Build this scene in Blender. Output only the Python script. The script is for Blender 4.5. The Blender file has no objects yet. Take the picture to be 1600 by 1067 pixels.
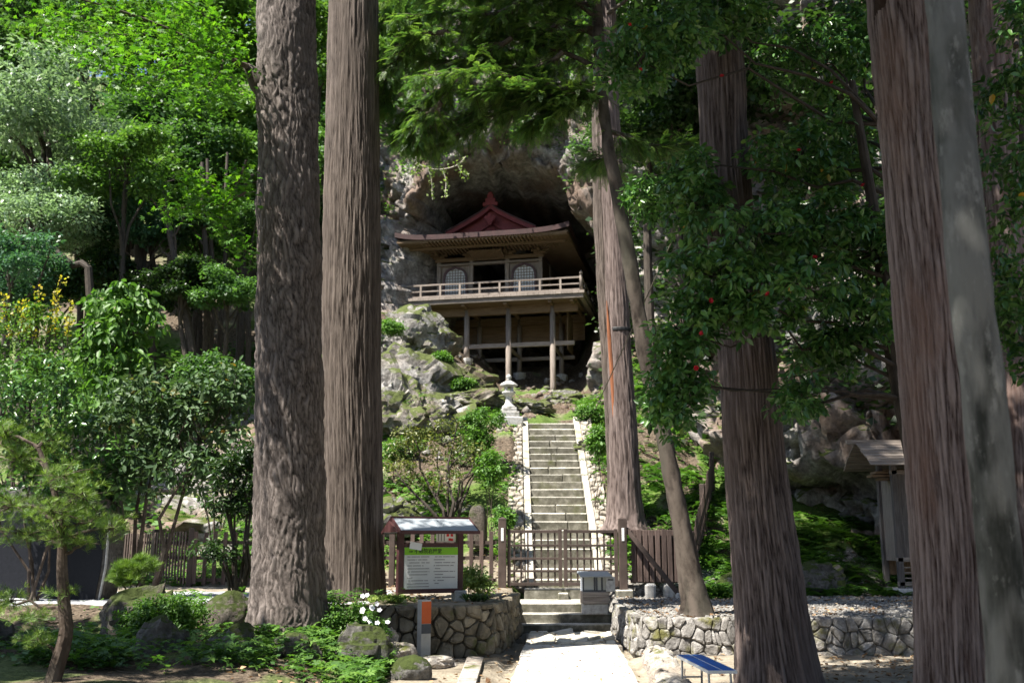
import bpy, bmesh, math, random
import numpy as np
from mathutils import Vector, Matrix

random.seed(7)
RNG = np.random.default_rng(7)
SC = bpy.context.scene
COL = SC.collection
R = math.radians

# ------------------------------------------------------------------ camera
CAM_Z, PITCH, LENS = 1.6, 11.5, 35.0
cam_d = bpy.data.cameras.new('camera')
cam_d.lens = LENS
cam_d.sensor_width = 36.0
cam_d.clip_start = 0.1
cam_d.clip_end = 2000
cam_d.dof.use_dof = True
cam_d.dof.focus_distance = 13.0
cam_d.dof.aperture_fstop = 1.9
cam = bpy.data.objects.new('camera', cam_d)
COL.objects.link(cam)
cam.location = (0, 0, CAM_Z)
cam.rotation_euler = (R(90 + PITCH), 0, 0)
SC.camera = cam

# ------------------------------------------------------------------ world, sun, exposure
SUN = Vector((-0.42, -0.28, 0.86)).normalized()      # towards the sun
w = bpy.data.worlds.new('World')
SC.world = w
w.use_nodes = True
wn = w.node_tree
wn.nodes.clear()
sky = wn.nodes.new('ShaderNodeTexSky')
sky.sky_type = 'NISHITA'
sky.sun_disc = False
sky.sun_elevation = math.asin(SUN.z)
sky.sun_rotation = math.atan2(SUN.x, SUN.y)
bg = wn.nodes.new('ShaderNodeBackground')
bg.inputs['Strength'].default_value = 0.072
wo = wn.nodes.new('ShaderNodeOutputWorld')
wn.links.new(sky.outputs[0], bg.inputs[0])
wn.links.new(bg.outputs[0], wo.inputs[0])
sl = bpy.data.lights.new('sun', 'SUN')
sl.energy = 5.0
sl.angle = R(0.6)
sl.color = (1.0, 0.95, 0.86)
sun = bpy.data.objects.new('sun', sl)
COL.objects.link(sun)
sun.rotation_euler = SUN.to_track_quat('Z', 'Y').to_euler()
sun.location = (-20, -5, 40)
SC.view_settings.view_transform = 'Standard'
SC.view_settings.look = 'None'
SC.view_settings.exposure = 1.68
SC.view_settings.gamma = 1.0
SC.view_settings.use_curve_mapping = False
SC.render.engine = 'CYCLES'
SC.cycles.use_denoising = True
SC.cycles.max_bounces = 8
SC.cycles.diffuse_bounces = 4
SC.cycles.transparent_max_bounces = 8

# ------------------------------------------------------------------ helpers
F_PX = 1600 * LENS / 36.0
_c, _s = math.cos(R(PITCH)), math.sin(R(PITCH))

def at(px, py, Y):
    """A point at depth Y metres seen at a pixel of the photograph: used to survey where things stand."""
    a = (px - 800) / F_PX
    b = (533.5 - py) / F_PX
    t = Y / (_c - b * _s)
    return Vector((a * t, Y, CAM_Z + t * (_s + b * _c)))

def sstep(a, b, x):
    t = np.clip((np.asarray(x, float) - a) / (b - a), 0, 1)
    return t * t * (3 - 2 * t)

def _h(ix, iy, iz, k):
    n = (ix.astype(np.int64) * 374761393 + iy.astype(np.int64) * 668265263 + iz.astype(np.int64) * 2147483647 + k * 1274126177) & 0xFFFFFFFF
    n = ((n ^ (n >> 13)) * 1274126177) & 0xFFFFFFFF
    n = ((n ^ (n >> 16)) * 2246822519) & 0xFFFFFFFF
    return ((n ^ (n >> 15)) & 0xFFFFFF) / float(0x1000000)

def vnoise(P, seed=0):
    P = np.asarray(P, float)
    i = np.floor(P).astype(np.int64)
    f = P - i
    u = f * f * f * (f * (f * 6 - 15) + 10)
    r = 0
    for dx in (0, 1):
        wx = u[:, 0] if dx else 1 - u[:, 0]
        for dy in (0, 1):
            wy = u[:, 1] if dy else 1 - u[:, 1]
            for dz in (0, 1):
                wz = u[:, 2] if dz else 1 - u[:, 2]
                r = r + wx * wy * wz * _h(i[:, 0] + dx, i[:, 1] + dy, i[:, 2] + dz, seed)
    return r * 2 - 1

def fbm(P, oct=4, seed=0, gain=0.5):
    P = np.asarray(P, float)
    a, r = 1.0, 0
    for o in range(oct):
        r = r + a * vnoise(P * (2.03 ** o) + o * 17.3, seed + o)
        a *= gain
    return r

def facets(P, cell, seed=0):
    """Broken-rock relief: every Voronoi block is a randomly tilted plane. Returns relief (about -1..1) and the gap F2-F1."""
    Q = np.asarray(P, float) / cell
    i = np.floor(Q).astype(np.int64)
    n = len(Q)
    d1 = np.full(n, 9.0); d2 = np.full(n, 9.0); val = np.zeros(n)
    for dx in (-1, 0, 1):
        for dy in (-1, 0, 1):
            for dz in (-1, 0, 1):
                a, b, c = i[:, 0] + dx, i[:, 1] + dy, i[:, 2] + dz
                S = np.stack([a + _h(a, b, c, seed + 1), b + _h(a, b, c, seed + 2), c + _h(a, b, c, seed + 3)], 1)
                D = Q - S
                d = np.sqrt((D * D).sum(1))
                g = np.stack([_h(a, b, c, seed + 4), _h(a, b, c, seed + 5), _h(a, b, c, seed + 6)], 1) * 2 - 1
                v = (_h(a, b, c, seed + 7) * 2 - 1) * 0.6 + (g * D).sum(1) * 1.1
                near = d < d1
                d2 = np.where(near, d1, np.minimum(d2, d))
                val = np.where(near, v, val)
                d1 = np.where(near, d, d1)
    return val, d2 - d1

def np_mesh(name, V, F, smooth=False, attrs=None):
    """Mesh from a vertex array and a face array with one corner count."""
    me = bpy.data.meshes.new(name)
    V = np.ascontiguousarray(V, np.float32)
    F = np.ascontiguousarray(F, np.int32)
    k = F.shape[1]
    me.vertices.add(len(V)); me.vertices.foreach_set('co', V.ravel())
    me.loops.add(F.size); me.loops.foreach_set('vertex_index', F.ravel())
    me.polygons.add(len(F))
    me.polygons.foreach_set('loop_start', np.arange(0, F.size, k, dtype=np.int32))
    me.polygons.foreach_set('loop_total', np.full(len(F), k, np.int32))
    if smooth:
        me.polygons.foreach_set('use_smooth', np.ones(len(F), bool))
    for an, av in (attrs or {}).items():
        at_ = me.attributes.new(an, 'FLOAT', 'POINT')
        at_.data.foreach_set('value', np.ascontiguousarray(av, np.float32))
    me.update(calc_edges=True)
    return me

def tag(o, label=None, cat=None, group=None, kind=None):
    if label: o['label'] = label
    if cat: o['category'] = cat
    if group: o['group'] = group
    if kind: o['kind'] = kind
    return o

def link(name, me, m, parent=None, loc=None, rot=None):
    o = bpy.data.objects.new(name, me)
    COL.objects.link(o)
    if m is not None and not me.materials:
        me.materials.append(m)
    if parent is not None:
        o.parent = parent
    if loc is not None: o.location = loc
    if rot is not None: o.rotation_euler = rot
    return o

def empty(name, loc=(0, 0, 0), rz=0.0, label=None, cat=None, group=None, rot=None):
    o = bpy.data.objects.new(name, None)
    o.empty_display_size = 0.2
    COL.objects.link(o)
    o.location = loc
    o.rotation_euler = rot if rot is not None else (0, 0, rz)
    tag(o, label, cat, group)
    return o

def grid_faces(nu, nv, wrap=False):
    """Quads for verts stored [v, u] (u runs fastest)."""
    u = np.arange(nu if wrap else nu - 1)
    v = np.arange(nv - 1)
    U, Vv = np.meshgrid(u, v)
    U1 = (U + 1) % nu
    return np.stack([Vv * nu + U, Vv * nu + U1, (Vv + 1) * nu + U1, (Vv + 1) * nu + U], -1).reshape(-1, 4)

class MB:
    """Collects simple solids into one mesh."""
    def __init__(self):
        self.v, self.f = [], []
    def add(self, vs, fs):
        n = len(self.v)
        self.v += [tuple(p) for p in vs]
        self.f += [tuple(i + n for i in q) for q in fs]
        return self
    def box(self, c, s, rot=None, ch=0.0):
        """Box with optionally chamfered long edges (ch in metres)."""
        x, y, z = s[0] / 2, s[1] / 2, s[2] / 2
        if ch <= 0:
            vs = [(-x, -y, -z), (x, -y, -z), (x, y, -z), (-x, y, -z), (-x, -y, z), (x, -y, z), (x, y, z), (-x, y, z)]
            fs = [(0, 3, 2, 1), (4, 5, 6, 7), (0, 1, 5, 4), (1, 2, 6, 5), (2, 3, 7, 6), (3, 0, 4, 7)]
        else:
            c_ = min(ch, x * .45, y * .45, z * .45)
            vs, idx = [], {}
            for sx in (-1, 1):
                for sy in (-1, 1):
                    for sz in (-1, 1):
                        for ax in range(3):
                            p = [sx * (x - c_), sy * (y - c_), sz * (z - c_)]
                            p[ax] = (sx * x, sy * y, sz * z)[ax]
                            idx[(sx, sy, sz, ax)] = len(vs); vs.append(tuple(p))
            fs = []
            for ax in range(3):
                o1, o2 = [(1, 2), (2, 0), (0, 1)][ax]
                for sg in (-1, 1):
                    q = []
                    for a, b in ((-1, -1), (1, -1), (1, 1), (-1, 1)):
                        k = [0, 0, 0]; k[ax] = sg; k[o1] = a; k[o2] = b
                        q.append(idx[(k[0], k[1], k[2], ax)])
                    fs.append(tuple(q if sg > 0 else q[::-1]))
            for ax in range(3):          # edges along ax
                o1, o2 = [(1, 2), (2, 0), (0, 1)][ax]
                for a in (-1, 1):
                    for b in (-1, 1):
                        q = []
                        for sg, wh in ((-1, o1), (1, o1), (1, o2), (-1, o2)):
                            k = [0, 0, 0]; k[ax] = sg; k[o1] = a; k[o2] = b
                            q.append(idx[(k[0], k[1], k[2], wh)])
                        fs.append(tuple(q if a * b > 0 else q[::-1]))
            for sx in (-1, 1):
                for sy in (-1, 1):
                    for sz in (-1, 1):
                        q = [idx[(sx, sy, sz, a)] for a in range(3)]
                        fs.append(tuple(q if sx * sy * sz > 0 else q[::-1]))
        if rot is not None:
            vs = [rot @ Vector(p) for p in vs]
        return self.add([(p[0] + c[0], p[1] + c[1], p[2] + c[2]) for p in vs], fs)
    def bar(self, a, b, wx, wz, ch=0.0, up=(0, 0, 1)):
        """Square-section bar from a to b."""
        a, b = Vector(a), Vector(b)
        d = b - a
        L = d.length
        X = d.normalized()
        U = Vector(up)
        if abs(X.dot(U)) > .98: U = Vector((0, 1, 0))
        Y = U.cross(X).normalized()
        Z = X.cross(Y)
        M = Matrix((X, Y, Z)).transposed()
        return self.box((a + b) / 2, (L, wx, wz), M, ch)
    def tube(self, pts, rads, n=10, cap=True):
        pts = [Vector(p) for p in pts]
        base = len(self.v)
        vs, fs = [], []
        X = None
        for i, p in enumerate(pts):
            t = (pts[min(i + 1, len(pts) - 1)] - pts[max(i - 1, 0)]).normalized()
            if X is None:
                X = t.cross(Vector((0.3, 1, 0.1)))
                if X.length < .1: X = t.cross(Vector((1, 0, 0)))
            X = (X - t * X.dot(t)).normalized()
            Y = t.cross(X)
            for k in range(n):
                a = 2 * math.pi * k / n
                vs.append(p + (X * math.cos(a) + Y * math.sin(a)) * rads[i])
        for i in range(len(pts) - 1):
            for k in range(n):
                k1 = (k + 1) % n
                fs.append((i * n + k, i * n + k1, (i + 1) * n + k1, (i + 1) * n + k))
        if cap:
            fs.append(tuple(range(n - 1, -1, -1)))
            m = (len(pts) - 1) * n
            fs.append(tuple(m + k for k in range(n)))
        return self.add(vs, fs)
    def lathe(self, prof, n=16, c=(0, 0, 0), rot0=0.0):
        vs, fs = [], []
        for r, z in prof:
            for k in range(n):
                a = 2 * math.pi * k / n + rot0
                vs.append((c[0] + r * math.cos(a), c[1] + r * math.sin(a), c[2] + z))
        for i in range(len(prof) - 1):
            for k in range(n):
                k1 = (k + 1) % n
                fs.append((i * n + k, i * n + k1, (i + 1) * n + k1, (i + 1) * n + k))
        fs.append(tuple(range(n - 1, -1, -1)))
        m = (len(prof) - 1) * n
        fs.append(tuple(m + k for k in range(n)))
        return self.add(vs, fs)
    def prism(self, poly, y0, y1, f=lambda u, v, w: (u, w, v)):
        """Polygon (u, v) extruded from w=y0 to y1; f maps (u, v, w) to xyz."""
        n = len(poly)
        vs = [f(u, v, y0) for u, v in poly] + [f(u, v, y1) for u, v in poly]
        fs = [tuple(range(n)), tuple(range(2 * n - 1, n - 1, -1))]
        fs += [((i + 1) % n, i, i + n, (i + 1) % n + n) for i in range(n)]
        return self.add(vs, fs)
    def mesh(self, name, smooth=False):
        me = bpy.data.meshes.new(name)
        me.from_pydata(self.v, [], self.f)
        bm = bmesh.new(); bm.from_mesh(me)
        bmesh.ops.recalc_face_normals(bm, faces=bm.faces)
        bm.to_mesh(me); bm.free()
        if smooth:
            me.polygons.foreach_set('use_smooth', np.ones(len(me.polygons), bool))
        me.update()
        return me
    def build(self, name, m, parent=None, smooth=False, world=False, loc=None):
        if world and parent is not None:
            L = parent.location
            self.v = [(p[0] - L.x, p[1] - L.y, p[2] - L.z) for p in self.v]
        return link(name, self.mesh(name, smooth), m, parent, loc)

# ------------------------------------------------------------------ materials
def nd(nt, typ, **kw):
    n = nt.nodes.new(typ)
    for k, v in kw.items():
        if k.startswith('i_'):
            n.inputs[k[2:].replace('_', ' ')].default_value = v
        else:
            setattr(n, k, v)
    return n

def new_mat(name, rough=0.85, spec=0.3):
    m = bpy.data.materials.new(name)
    m.use_nodes = True
    nt = m.node_tree
    b = nt.nodes['Principled BSDF']
    b.inputs['Roughness'].default_value = rough
    b.inputs['Specular IOR Level'].default_value = spec
    return m, nt, b

def ramp(nt, stops, fac=None, interp='LINEAR'):
    r = nt.nodes.new('ShaderNodeValToRGB')
    e = r.color_ramp.elements
    r.color_ramp.interpolation = interp
    while len(e) < len(stops): e.new(0.5)
    for i, (p, c) in enumerate(stops):
        e[i].position = p
        e[i].color = (c[0], c[1], c[2], 1)
    if fac is not None: nt.links.new(fac, r.inputs[0])
    return r.outputs[0]

def coords(nt, scale=(1, 1, 1), world=False):
    if world:
        g = nd(nt, 'ShaderNodeNewGeometry').outputs['Position']
    else:
        g = nd(nt, 'ShaderNodeTexCoord').outputs['Object']
    mp = nd(nt, 'ShaderNodeMapping')
    mp.inputs['Scale'].default_value = scale
    nt.links.new(g, mp.inputs[0])
    return mp.outputs[0]

def noise(nt, vec, scale=5, detail=6, rough=0.6, dist=0.0):
    n = nd(nt, 'ShaderNodeTexNoise')
    n.inputs['Scale'].default_value = scale
    n.inputs['Detail'].default_value = detail
    n.inputs['Roughness'].default_value = rough
    n.inputs['Distortion'].default_value = dist
    nt.links.new(vec, n.inputs['Vector'])
    return n.outputs['Fac']

def mix(nt, fac, a, b, typ='MIX'):
    n = nd(nt, 'ShaderNodeMix', data_type='RGBA', blend_type=typ)
    for s, v in ((0, fac), (6, a), (7, b)):
        if hasattr(v, 'node'): nt.links.new(v, n.inputs[s])
        elif s == 0: n.inputs[0].default_value = v
        else: n.inputs[s].default_value = (v[0], v[1], v[2], 1)
    return n.outputs[2]

def bump(nt, b, h, strength=0.5, dist=0.02):
    n = nd(nt, 'ShaderNodeBump')
    n.inputs['Strength'].default_value = strength
    n.inputs['Distance'].default_value = dist
    nt.links.new(h, n.inputs['Height'])
    nt.links.new(n.outputs[0], b.inputs['Normal'])

def attr(nt, name):
    return nd(nt, 'ShaderNodeAttribute', attribute_name=name).outputs['Fac']

def mat_simple(name, stops, scale=(1, 1, 1), nscale=6, rough=0.85, spec=0.3, bstr=0.4, bdist=0.01, dist=0.0, spots=None, rnd=0.15, metal=0.0, world=False):
    """Two-or-more-tone noise colour, a little different for every object, with fine relief."""
    m, nt, b = new_mat(name, rough, spec)
    v = coords(nt, scale, world)
    n1 = noise(nt, v, nscale, 7, 0.65, dist)
    col = ramp(nt, stops, n1)
    if spots:
        sc, thr, c = spots
        n2 = noise(nt, coords(nt, (1, 1, 1), True), sc, 5, 0.6)
        col = mix(nt, ramp(nt, [(thr, (0, 0, 0)), (thr + .12, (1, 1, 1))], n2), col, c)
    if rnd:
        oi = nd(nt, 'ShaderNodeObjectInfo').outputs['Random']
        col = mix(nt, 1.0, col, ramp(nt, [(0, (1 - rnd,) * 3), (1, (1 + rnd,) * 3)], oi), 'MULTIPLY')
    nt.links.new(col, b.inputs['Base Color'])
    b.inputs['Metallic'].default_value = metal
    if bstr: bump(nt, b, noise(nt, v, nscale * 4, 6, 0.7), bstr, bdist)
    return m

def mat_leaf(name, stops, rough=0.5, spec=0.4, trans=0.35, tcol=None):
    """Leaf: colour from a per-leaf random value, some light passing through."""
    m, nt, b = new_mat(name, rough, spec)
    a = attr(nt, 'rnd')
    col = ramp(nt, stops, a)
    oi = nd(nt, 'ShaderNodeObjectInfo').outputs['Random']
    col = mix(nt, 1.0, col, ramp(nt, [(0, (.85, .85, .85)), (1, (1.12, 1.12, 1.12))], oi), 'MULTIPLY')
    nt.links.new(col, b.inputs['Base Color'])
    if trans > 0:
        t = nd(nt, 'ShaderNodeBsdfTranslucent')
        tc = mix(nt, 1.0, col, tcol or (1.25, 1.38, 0.65), 'MULTIPLY')
        nt.links.new(tc, t.inputs[0])
        mx = nd(nt, 'ShaderNodeMixShader')
        mx.inputs[0].default_value = trans
        nt.links.new(b.outputs[0], mx.inputs[1])
        nt.links.new(t.outputs[0], mx.inputs[2])
        nt.links.new(mx.outputs[0], nt.nodes['Material Output'].inputs[0])
    return m

def mat_bark(name, lo, hi, patch, kxy=9, kz=0.9, rough=0.9, extra=None, bdist=0.03, hw=0.5):
    """Bark: fibrous streaks along the trunk; 'h' is the relief of the modelled ridges (weathered ridges, much darker in the furrows between)."""
    m, nt, b = new_mat(name, rough, 0.15)
    v = coords(nt, (kxy, kxy, kz))
    n1 = noise(nt, v, 3.0, 8, 0.75, 0.1)
    n2 = noise(nt, coords(nt, (1, 1, 0.35)), 1.6, 5, 0.6)
    hh = attr(nt, 'h')
    ad = nd(nt, 'ShaderNodeMath', operation='MULTIPLY_ADD')
    nt.links.new(n1, ad.inputs[0]); ad.inputs[1].default_value = 1.15 - hw
    m2 = nd(nt, 'ShaderNodeMath', operation='MULTIPLY'); nt.links.new(hh, m2.inputs[0]); m2.inputs[1].default_value = hw
    nt.links.new(m2.outputs[0], ad.inputs[2])
    mid = tuple((a + c) / 2 for a, c in zip(lo, hi))
    col = ramp(nt, [(0.30, lo), (0.48, mid), (0.68, hi)], ad.outputs[0])
    col = mix(nt, ramp(nt, [(0.50, (0, 0, 0)), (0.72, (1, 1, 1))], n2), col, patch)
    if extra:
        sc, thr, c = extra
        n3 = noise(nt, coords(nt, (1, 1, 0.3)), sc, 7, 0.75)
        col = mix(nt, ramp(nt, [(thr, (0, 0, 0)), (thr + .08, (1, 1, 1))], n3), col, c)
    nt.links.new(col, b.inputs['Base Color'])
    bump(nt, b, n1, 0.8, bdist)
    return m

M = {}
M['bark_cedar'] = mat_bark('bark_cedar', (0.030, 0.020, 0.017), (0.185, 0.145, 0.132), (0.125, 0.095, 0.086), kxy=12, kz=2.2, hw=.62)
M['bark_red'] = mat_bark('bark_red', (0.038, 0.022, 0.018), (0.235, 0.185, 0.17), (0.165, 0.10, 0.078), kxy=12, kz=2.2, hw=.62, extra=(2.3, .60, (.19, .155, .145)))
M['bark_grey_cedar'] = mat_bark('bark_grey_cedar', (0.022, 0.016, 0.013), (0.15, 0.122, 0.105), (0.10, 0.08, 0.067), kxy=12, kz=2.2, hw=.62)
M['bark_oak'] = mat_bark('bark_oak', (0.026, 0.020, 0.017), (0.19, 0.16, 0.145), (0.11, 0.09, 0.08), kxy=13, kz=7, bdist=.02, hw=.6)
M['bark_pale'] = mat_bark('bark_pale', (0.022, 0.024, 0.021), (0.125, 0.127, 0.12), (0.05, 0.054, 0.047), kxy=9, kz=1.4, extra=(13, .55, (.16, .163, .155)), bdist=.012)
M['bark_thin'] = mat_bark('bark_thin', (0.06, 0.045, 0.035), (0.22, 0.175, 0.15), (0.16, 0.145, 0.115), kxy=5, kz=3, bdist=.01)
M['bark_lean'] = mat_bark('bark_lean', (0.020, 0.015, 0.012), (0.088, 0.072, 0.06), (0.055, 0.052, 0.04), kxy=8, kz=5, bdist=.012)
M['bark_dark'] = mat_simple('bark_dark', [(.3, (.022, .017, .013)), (.7, (.075, .06, .048))], (4, 4, 1), 5)
M['split_wood'] = mat_simple('split_wood', [(.3, (.12, .04, .018)), (.7, (.30, .115, .05))], (8, 8, .7), 4)

ROCK = [(.30, (.055, .05, .048)), (.48, (.19, .178, .17)), (.66, (.40, .385, .37))]

def mat_rock(name, stops, brown, moss, bscale=1.0, mossy=0.6):
    m, nt, b = new_mat(name, .9, .2)
    v = coords(nt, (1, 1, 1), True)
    n1 = noise(nt, v, 2.2 * bscale, 9, .68, .4)
    n2 = noise(nt, v, 0.45, 4, .55)
    n3 = noise(nt, v, 9 * bscale, 8, .72, .2)
    col = ramp(nt, stops, n1)
    col = mix(nt, ramp(nt, [(.45, (0, 0, 0)), (.62, (1, 1, 1))], n2), col, brown)
    col = mix(nt, .55, col, ramp(nt, [(.34, (.22, .21, .20)), (.64, (1.5, 1.48, 1.45))], n3), 'MULTIPLY')
    # moss grows on ledges that face up
    g = nd(nt, 'ShaderNodeNewGeometry').outputs['True Normal']
    sx = nd(nt, 'ShaderNodeSeparateXYZ'); nt.links.new(g, sx.inputs[0])
    ad = nd(nt, 'ShaderNodeMath', operation='MULTIPLY_ADD')
    nt.links.new(sx.outputs[2], ad.inputs[0]); ad.inputs[1].default_value = .35
    nt.links.new(noise(nt, v, 1.4, 6, .65), ad.inputs[2])
    mossc = ramp(nt, [(.35, tuple(c * .55 for c in moss)), (.65, moss)], n3)
    col = mix(nt, ramp(nt, [(mossy, (0, 0, 0)), (mossy + .1, (1, 1, 1))], ad.outputs[0]), col, mossc)
    nt.links.new(col, b.inputs['Base Color'])
    bump(nt, b, n3, .9, .05)
    return m

M['cliff'] = mat_rock('cliff', ROCK, (.17, .125, .10), (.075, .095, .022), 1.0, .70)
M['outcrop'] = mat_rock('outcrop', ROCK, (.16, .13, .095), (.085, .105, .03), 1.3, .60)
M['rock'] = mat_rock('rock', [(.25, (.04, .039, .037)), (.5, (.115, .112, .108)), (.75, (.24, .235, .225))], (.10, .085, .07), (.05, .068, .016), 2.0, .62)
M['rock_pale'] = mat_rock('rock_pale', [(.25, (.22, .21, .195)), (.5, (.40, .38, .355)), (.75, (.58, .56, .53))], (.36, .31, .26), (.14, .15, .04), 2.0, .86)
M['wall_stone'] = mat_simple('wall_stone', [(.25, (.065, .054, .038)), (.5, (.15, .128, .092)), (.8, (.27, .235, .175))], nscale=7, bdist=.015, bstr=.7, spots=(2.5, .56, (.085, .09, .03)), rnd=.3)
M['wall_stone_pale'] = mat_simple('wall_stone_pale', [(.28, (.07, .065, .058)), (.5, (.23, .215, .20)), (.74, (.48, .46, .435))], nscale=7, bdist=.04, bstr=1.0, spots=(2.6, .53, (.12, .115, .04)), rnd=.3)
M['rubble'] = mat_simple('rubble', [(.25, (.13, .113, .088)), (.5, (.27, .24, .20)), (.8, (.43, .395, .34))], nscale=6, bdist=.015, bstr=.7, spots=(2.0, .60, (.16, .15, .06)), rnd=.25)
M['joint'] = mat_simple('joint', [(.3, (.035, .03, .022)), (.7, (.08, .068, .05))], nscale=12, bdist=.02)
M['joint_pale'] = mat_simple('joint_pale', [(.3, (.10, .09, .076)), (.7, (.22, .20, .175))], nscale=12, bdist=.02)
m, nt, b = new_mat('step_stone', .9, .2)
v = coords(nt, (1, 1, 1), True)
n1 = noise(nt, v, 5, 8, .7); n2 = noise(nt, v, 1.6, 5, .6); n3 = noise(nt, v, 22, 5, .7)
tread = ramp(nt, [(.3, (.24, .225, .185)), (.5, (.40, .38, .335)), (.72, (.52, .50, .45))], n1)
riser = ramp(nt, [(.3, (.05, .048, .034)), (.5, (.12, .113, .09)), (.72, (.25, .238, .20))], n1)     # moss and dirt, with the shade of upright faces put into the colour
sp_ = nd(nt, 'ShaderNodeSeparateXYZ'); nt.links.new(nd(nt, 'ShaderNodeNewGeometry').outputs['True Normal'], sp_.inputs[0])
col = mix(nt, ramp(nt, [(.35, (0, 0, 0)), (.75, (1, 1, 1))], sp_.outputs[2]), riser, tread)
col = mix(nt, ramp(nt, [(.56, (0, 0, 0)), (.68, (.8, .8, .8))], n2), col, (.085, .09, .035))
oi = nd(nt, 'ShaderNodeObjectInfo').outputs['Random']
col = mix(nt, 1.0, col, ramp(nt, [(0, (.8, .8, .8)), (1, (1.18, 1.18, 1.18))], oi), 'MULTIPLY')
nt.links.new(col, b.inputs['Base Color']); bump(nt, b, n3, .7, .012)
M['step_stone'] = m
M['gravel_chip'] = mat_simple('gravel_chip', [(.3, (.07, .066, .06)), (.5, (.16, .152, .14)), (.7, (.32, .31, .29))], nscale=9, bstr=0, rnd=0, world=True)
M['shed'] = mat_simple('shed', [(.25, (.05, .042, .04)), (.5, (.12, .105, .10)), (.8, (.21, .19, .18))], (14, 14, .8), 3, bdist=.006)
M['kerb_stone'] = mat_simple('kerb_stone', [(.25, (.20, .185, .15)), (.5, (.34, .32, .275)), (.75, (.46, .44, .39))], nscale=5, bdist=.012, bstr=.7, spots=(2.4, .55, (.24, .22, .12)))
M['granite'] = mat_simple('granite', [(.3, (.27, .262, .25)), (.5, (.42, .41, .395)), (.7, (.53, .52, .50))], nscale=16, bdist=.006, spots=(2.2, .60, (.22, .21, .17)), rnd=.1)
M['concrete'] = mat_simple('concrete', [(.3, (.37, .355, .325)), (.55, (.47, .455, .425)), (.8, (.54, .525, .495))], nscale=4, bdist=.004, spots=(1.6, .56, (.33, .31, .265)), rnd=.06)
M['flag'] = mat_simple('flag', [(.3, (.33, .305, .25)), (.6, (.50, .475, .41)), (.8, (.60, .575, .51))], nscale=5, bdist=.006, spots=(1.5, .57, (.30, .27, .12)), rnd=.15)

def wood(name, stops, axis, ns=3.0, rough=.8, rnd=.15, spots=None):
    sc = [14, 14, 14]; sc[axis] = .8
    return mat_simple(name, stops, tuple(sc), ns, rough, .2, .5, .006, .2, spots, rnd)
W_OLD = [(.25, (.09, .07, .057)), (.5, (.235, .197, .17)), (.8, (.41, .36, .32))]
W_TAN = [(.25, (.07, .045, .027)), (.5, (.165, .112, .07)), (.8, (.27, .195, .13))]
for i_, a_ in enumerate('xyz'):
    M['old_' + a_] = wood('old_wood_' + a_, W_OLD, i_)
    M['tan_' + a_] = wood('tan_wood_' + a_, W_TAN, i_)
M['brown_paint'] = mat_simple('brown_paint', [(.3, (.034, .024, .020)), (.7, (.072, .052, .044))], nscale=5, rough=.6, bdist=.003)
M['brown_paint_dark'] = mat_simple('brown_paint_dark', [(.3, (.05, .02, .02)), (.7, (.085, .036, .036))], nscale=5, rough=.45, bdist=.002)
M['fence_wood'] = wood('fence_wood', [(.25, (.035, .024, .02)), (.5, (.085, .06, .052)), (.8, (.15, .112, .098))], 2, rnd=.25)
M['red_lacquer'] = mat_simple('red_lacquer', [(.3, (.12, .02, .021)), (.7, (.23, .045, .045))], nscale=5, rough=.65, bdist=.004, rnd=.08)
M['roof_edge'] = mat_simple('roof_edge', [(.3, (.028, .013, .012)), (.7, (.062, .026, .024))], nscale=5, rough=.6)
M['roof_bark'] = mat_simple('roof_bark', [(.3, (.07, .06, .055)), (.7, (.17, .15, .14))], (1, 6, 6), 5)
M['paper'] = mat_simple('paper', [(.3, (.68, .70, .74)), (.7, (.80, .82, .85))], nscale=4, bstr=0)
M['white'] = mat_simple('white', [(.3, (.70, .70, .68)), (.7, (.80, .80, .78))], nscale=4, bstr=0, rough=.5)
M['panel'] = mat_simple('panel', [(.3, (.60, .61, .60)), (.7, (.70, .71, .70))], nscale=3, bstr=0, rough=.4)
M['green_band'] = mat_simple('green_band', [(.3, (.17, .42, .015)), (.7, (.21, .48, .02))], nscale=3, bstr=0, rough=.4, rnd=0)
M['ink'] = mat_simple('ink', [(.3, (.015, .015, .015)), (.7, (.03, .03, .03))], bstr=0, rnd=0)
M['ink_grey'] = mat_simple('ink_grey', [(.3, (.22, .22, .22)), (.7, (.30, .30, .30))], bstr=0, rnd=0)
M['ink_red'] = mat_simple('ink_red', [(.3, (.55, .03, .03)), (.7, (.65, .05, .05))], bstr=0, rnd=0)
M['tin'] = mat_simple('tin', [(.3, (.27, .305, .335)), (.7, (.37, .405, .44))], (1, 6, 1), 4, .45, .4, .2, .002, metal=.1)
M['orange'] = mat_simple('orange', [(.3, (.42, .085, .025)), (.7, (.50, .115, .04))], nscale=6, bstr=.1, rnd=0)
M['slate'] = mat_simple('slate', [(.3, (.06, .065, .075)), (.7, (.09, .095, .105))], bstr=.1, rnd=0)
M['blue'] = mat_simple('blue', [(.3, (.003, .11, .46)), (.7, (.005, .135, .52))], nscale=2, rough=.45, bstr=0, rnd=0)
M['steel'] = mat_simple('steel', [(.3, (.35, .35, .35)), (.7, (.5, .5, .5))], rough=.4, bstr=0, metal=.6)
M['black'] = mat_simple('black', [(.3, (.008, .008, .009)), (.7, (.015, .015, .016))], bstr=0, rough=.6)
M['polished'] = mat_simple('polished', [(.3, (.008, .009, .012)), (.7, (.014, .015, .02))], nscale=20, bstr=0, rough=.55, spec=.15, rnd=0)
M['cable'] = mat_simple('cable', [(.3, (.09, .085, .06)), (.7, (.14, .13, .10))], bstr=0)
m_, nt_, b_ = new_mat('glass', .05, .5)
b_.inputs['Base Color'].default_value = (.62, .64, .60, 1)
b_.inputs['Transmission Weight'].default_value = .35
M['glass'] = m_
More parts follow.
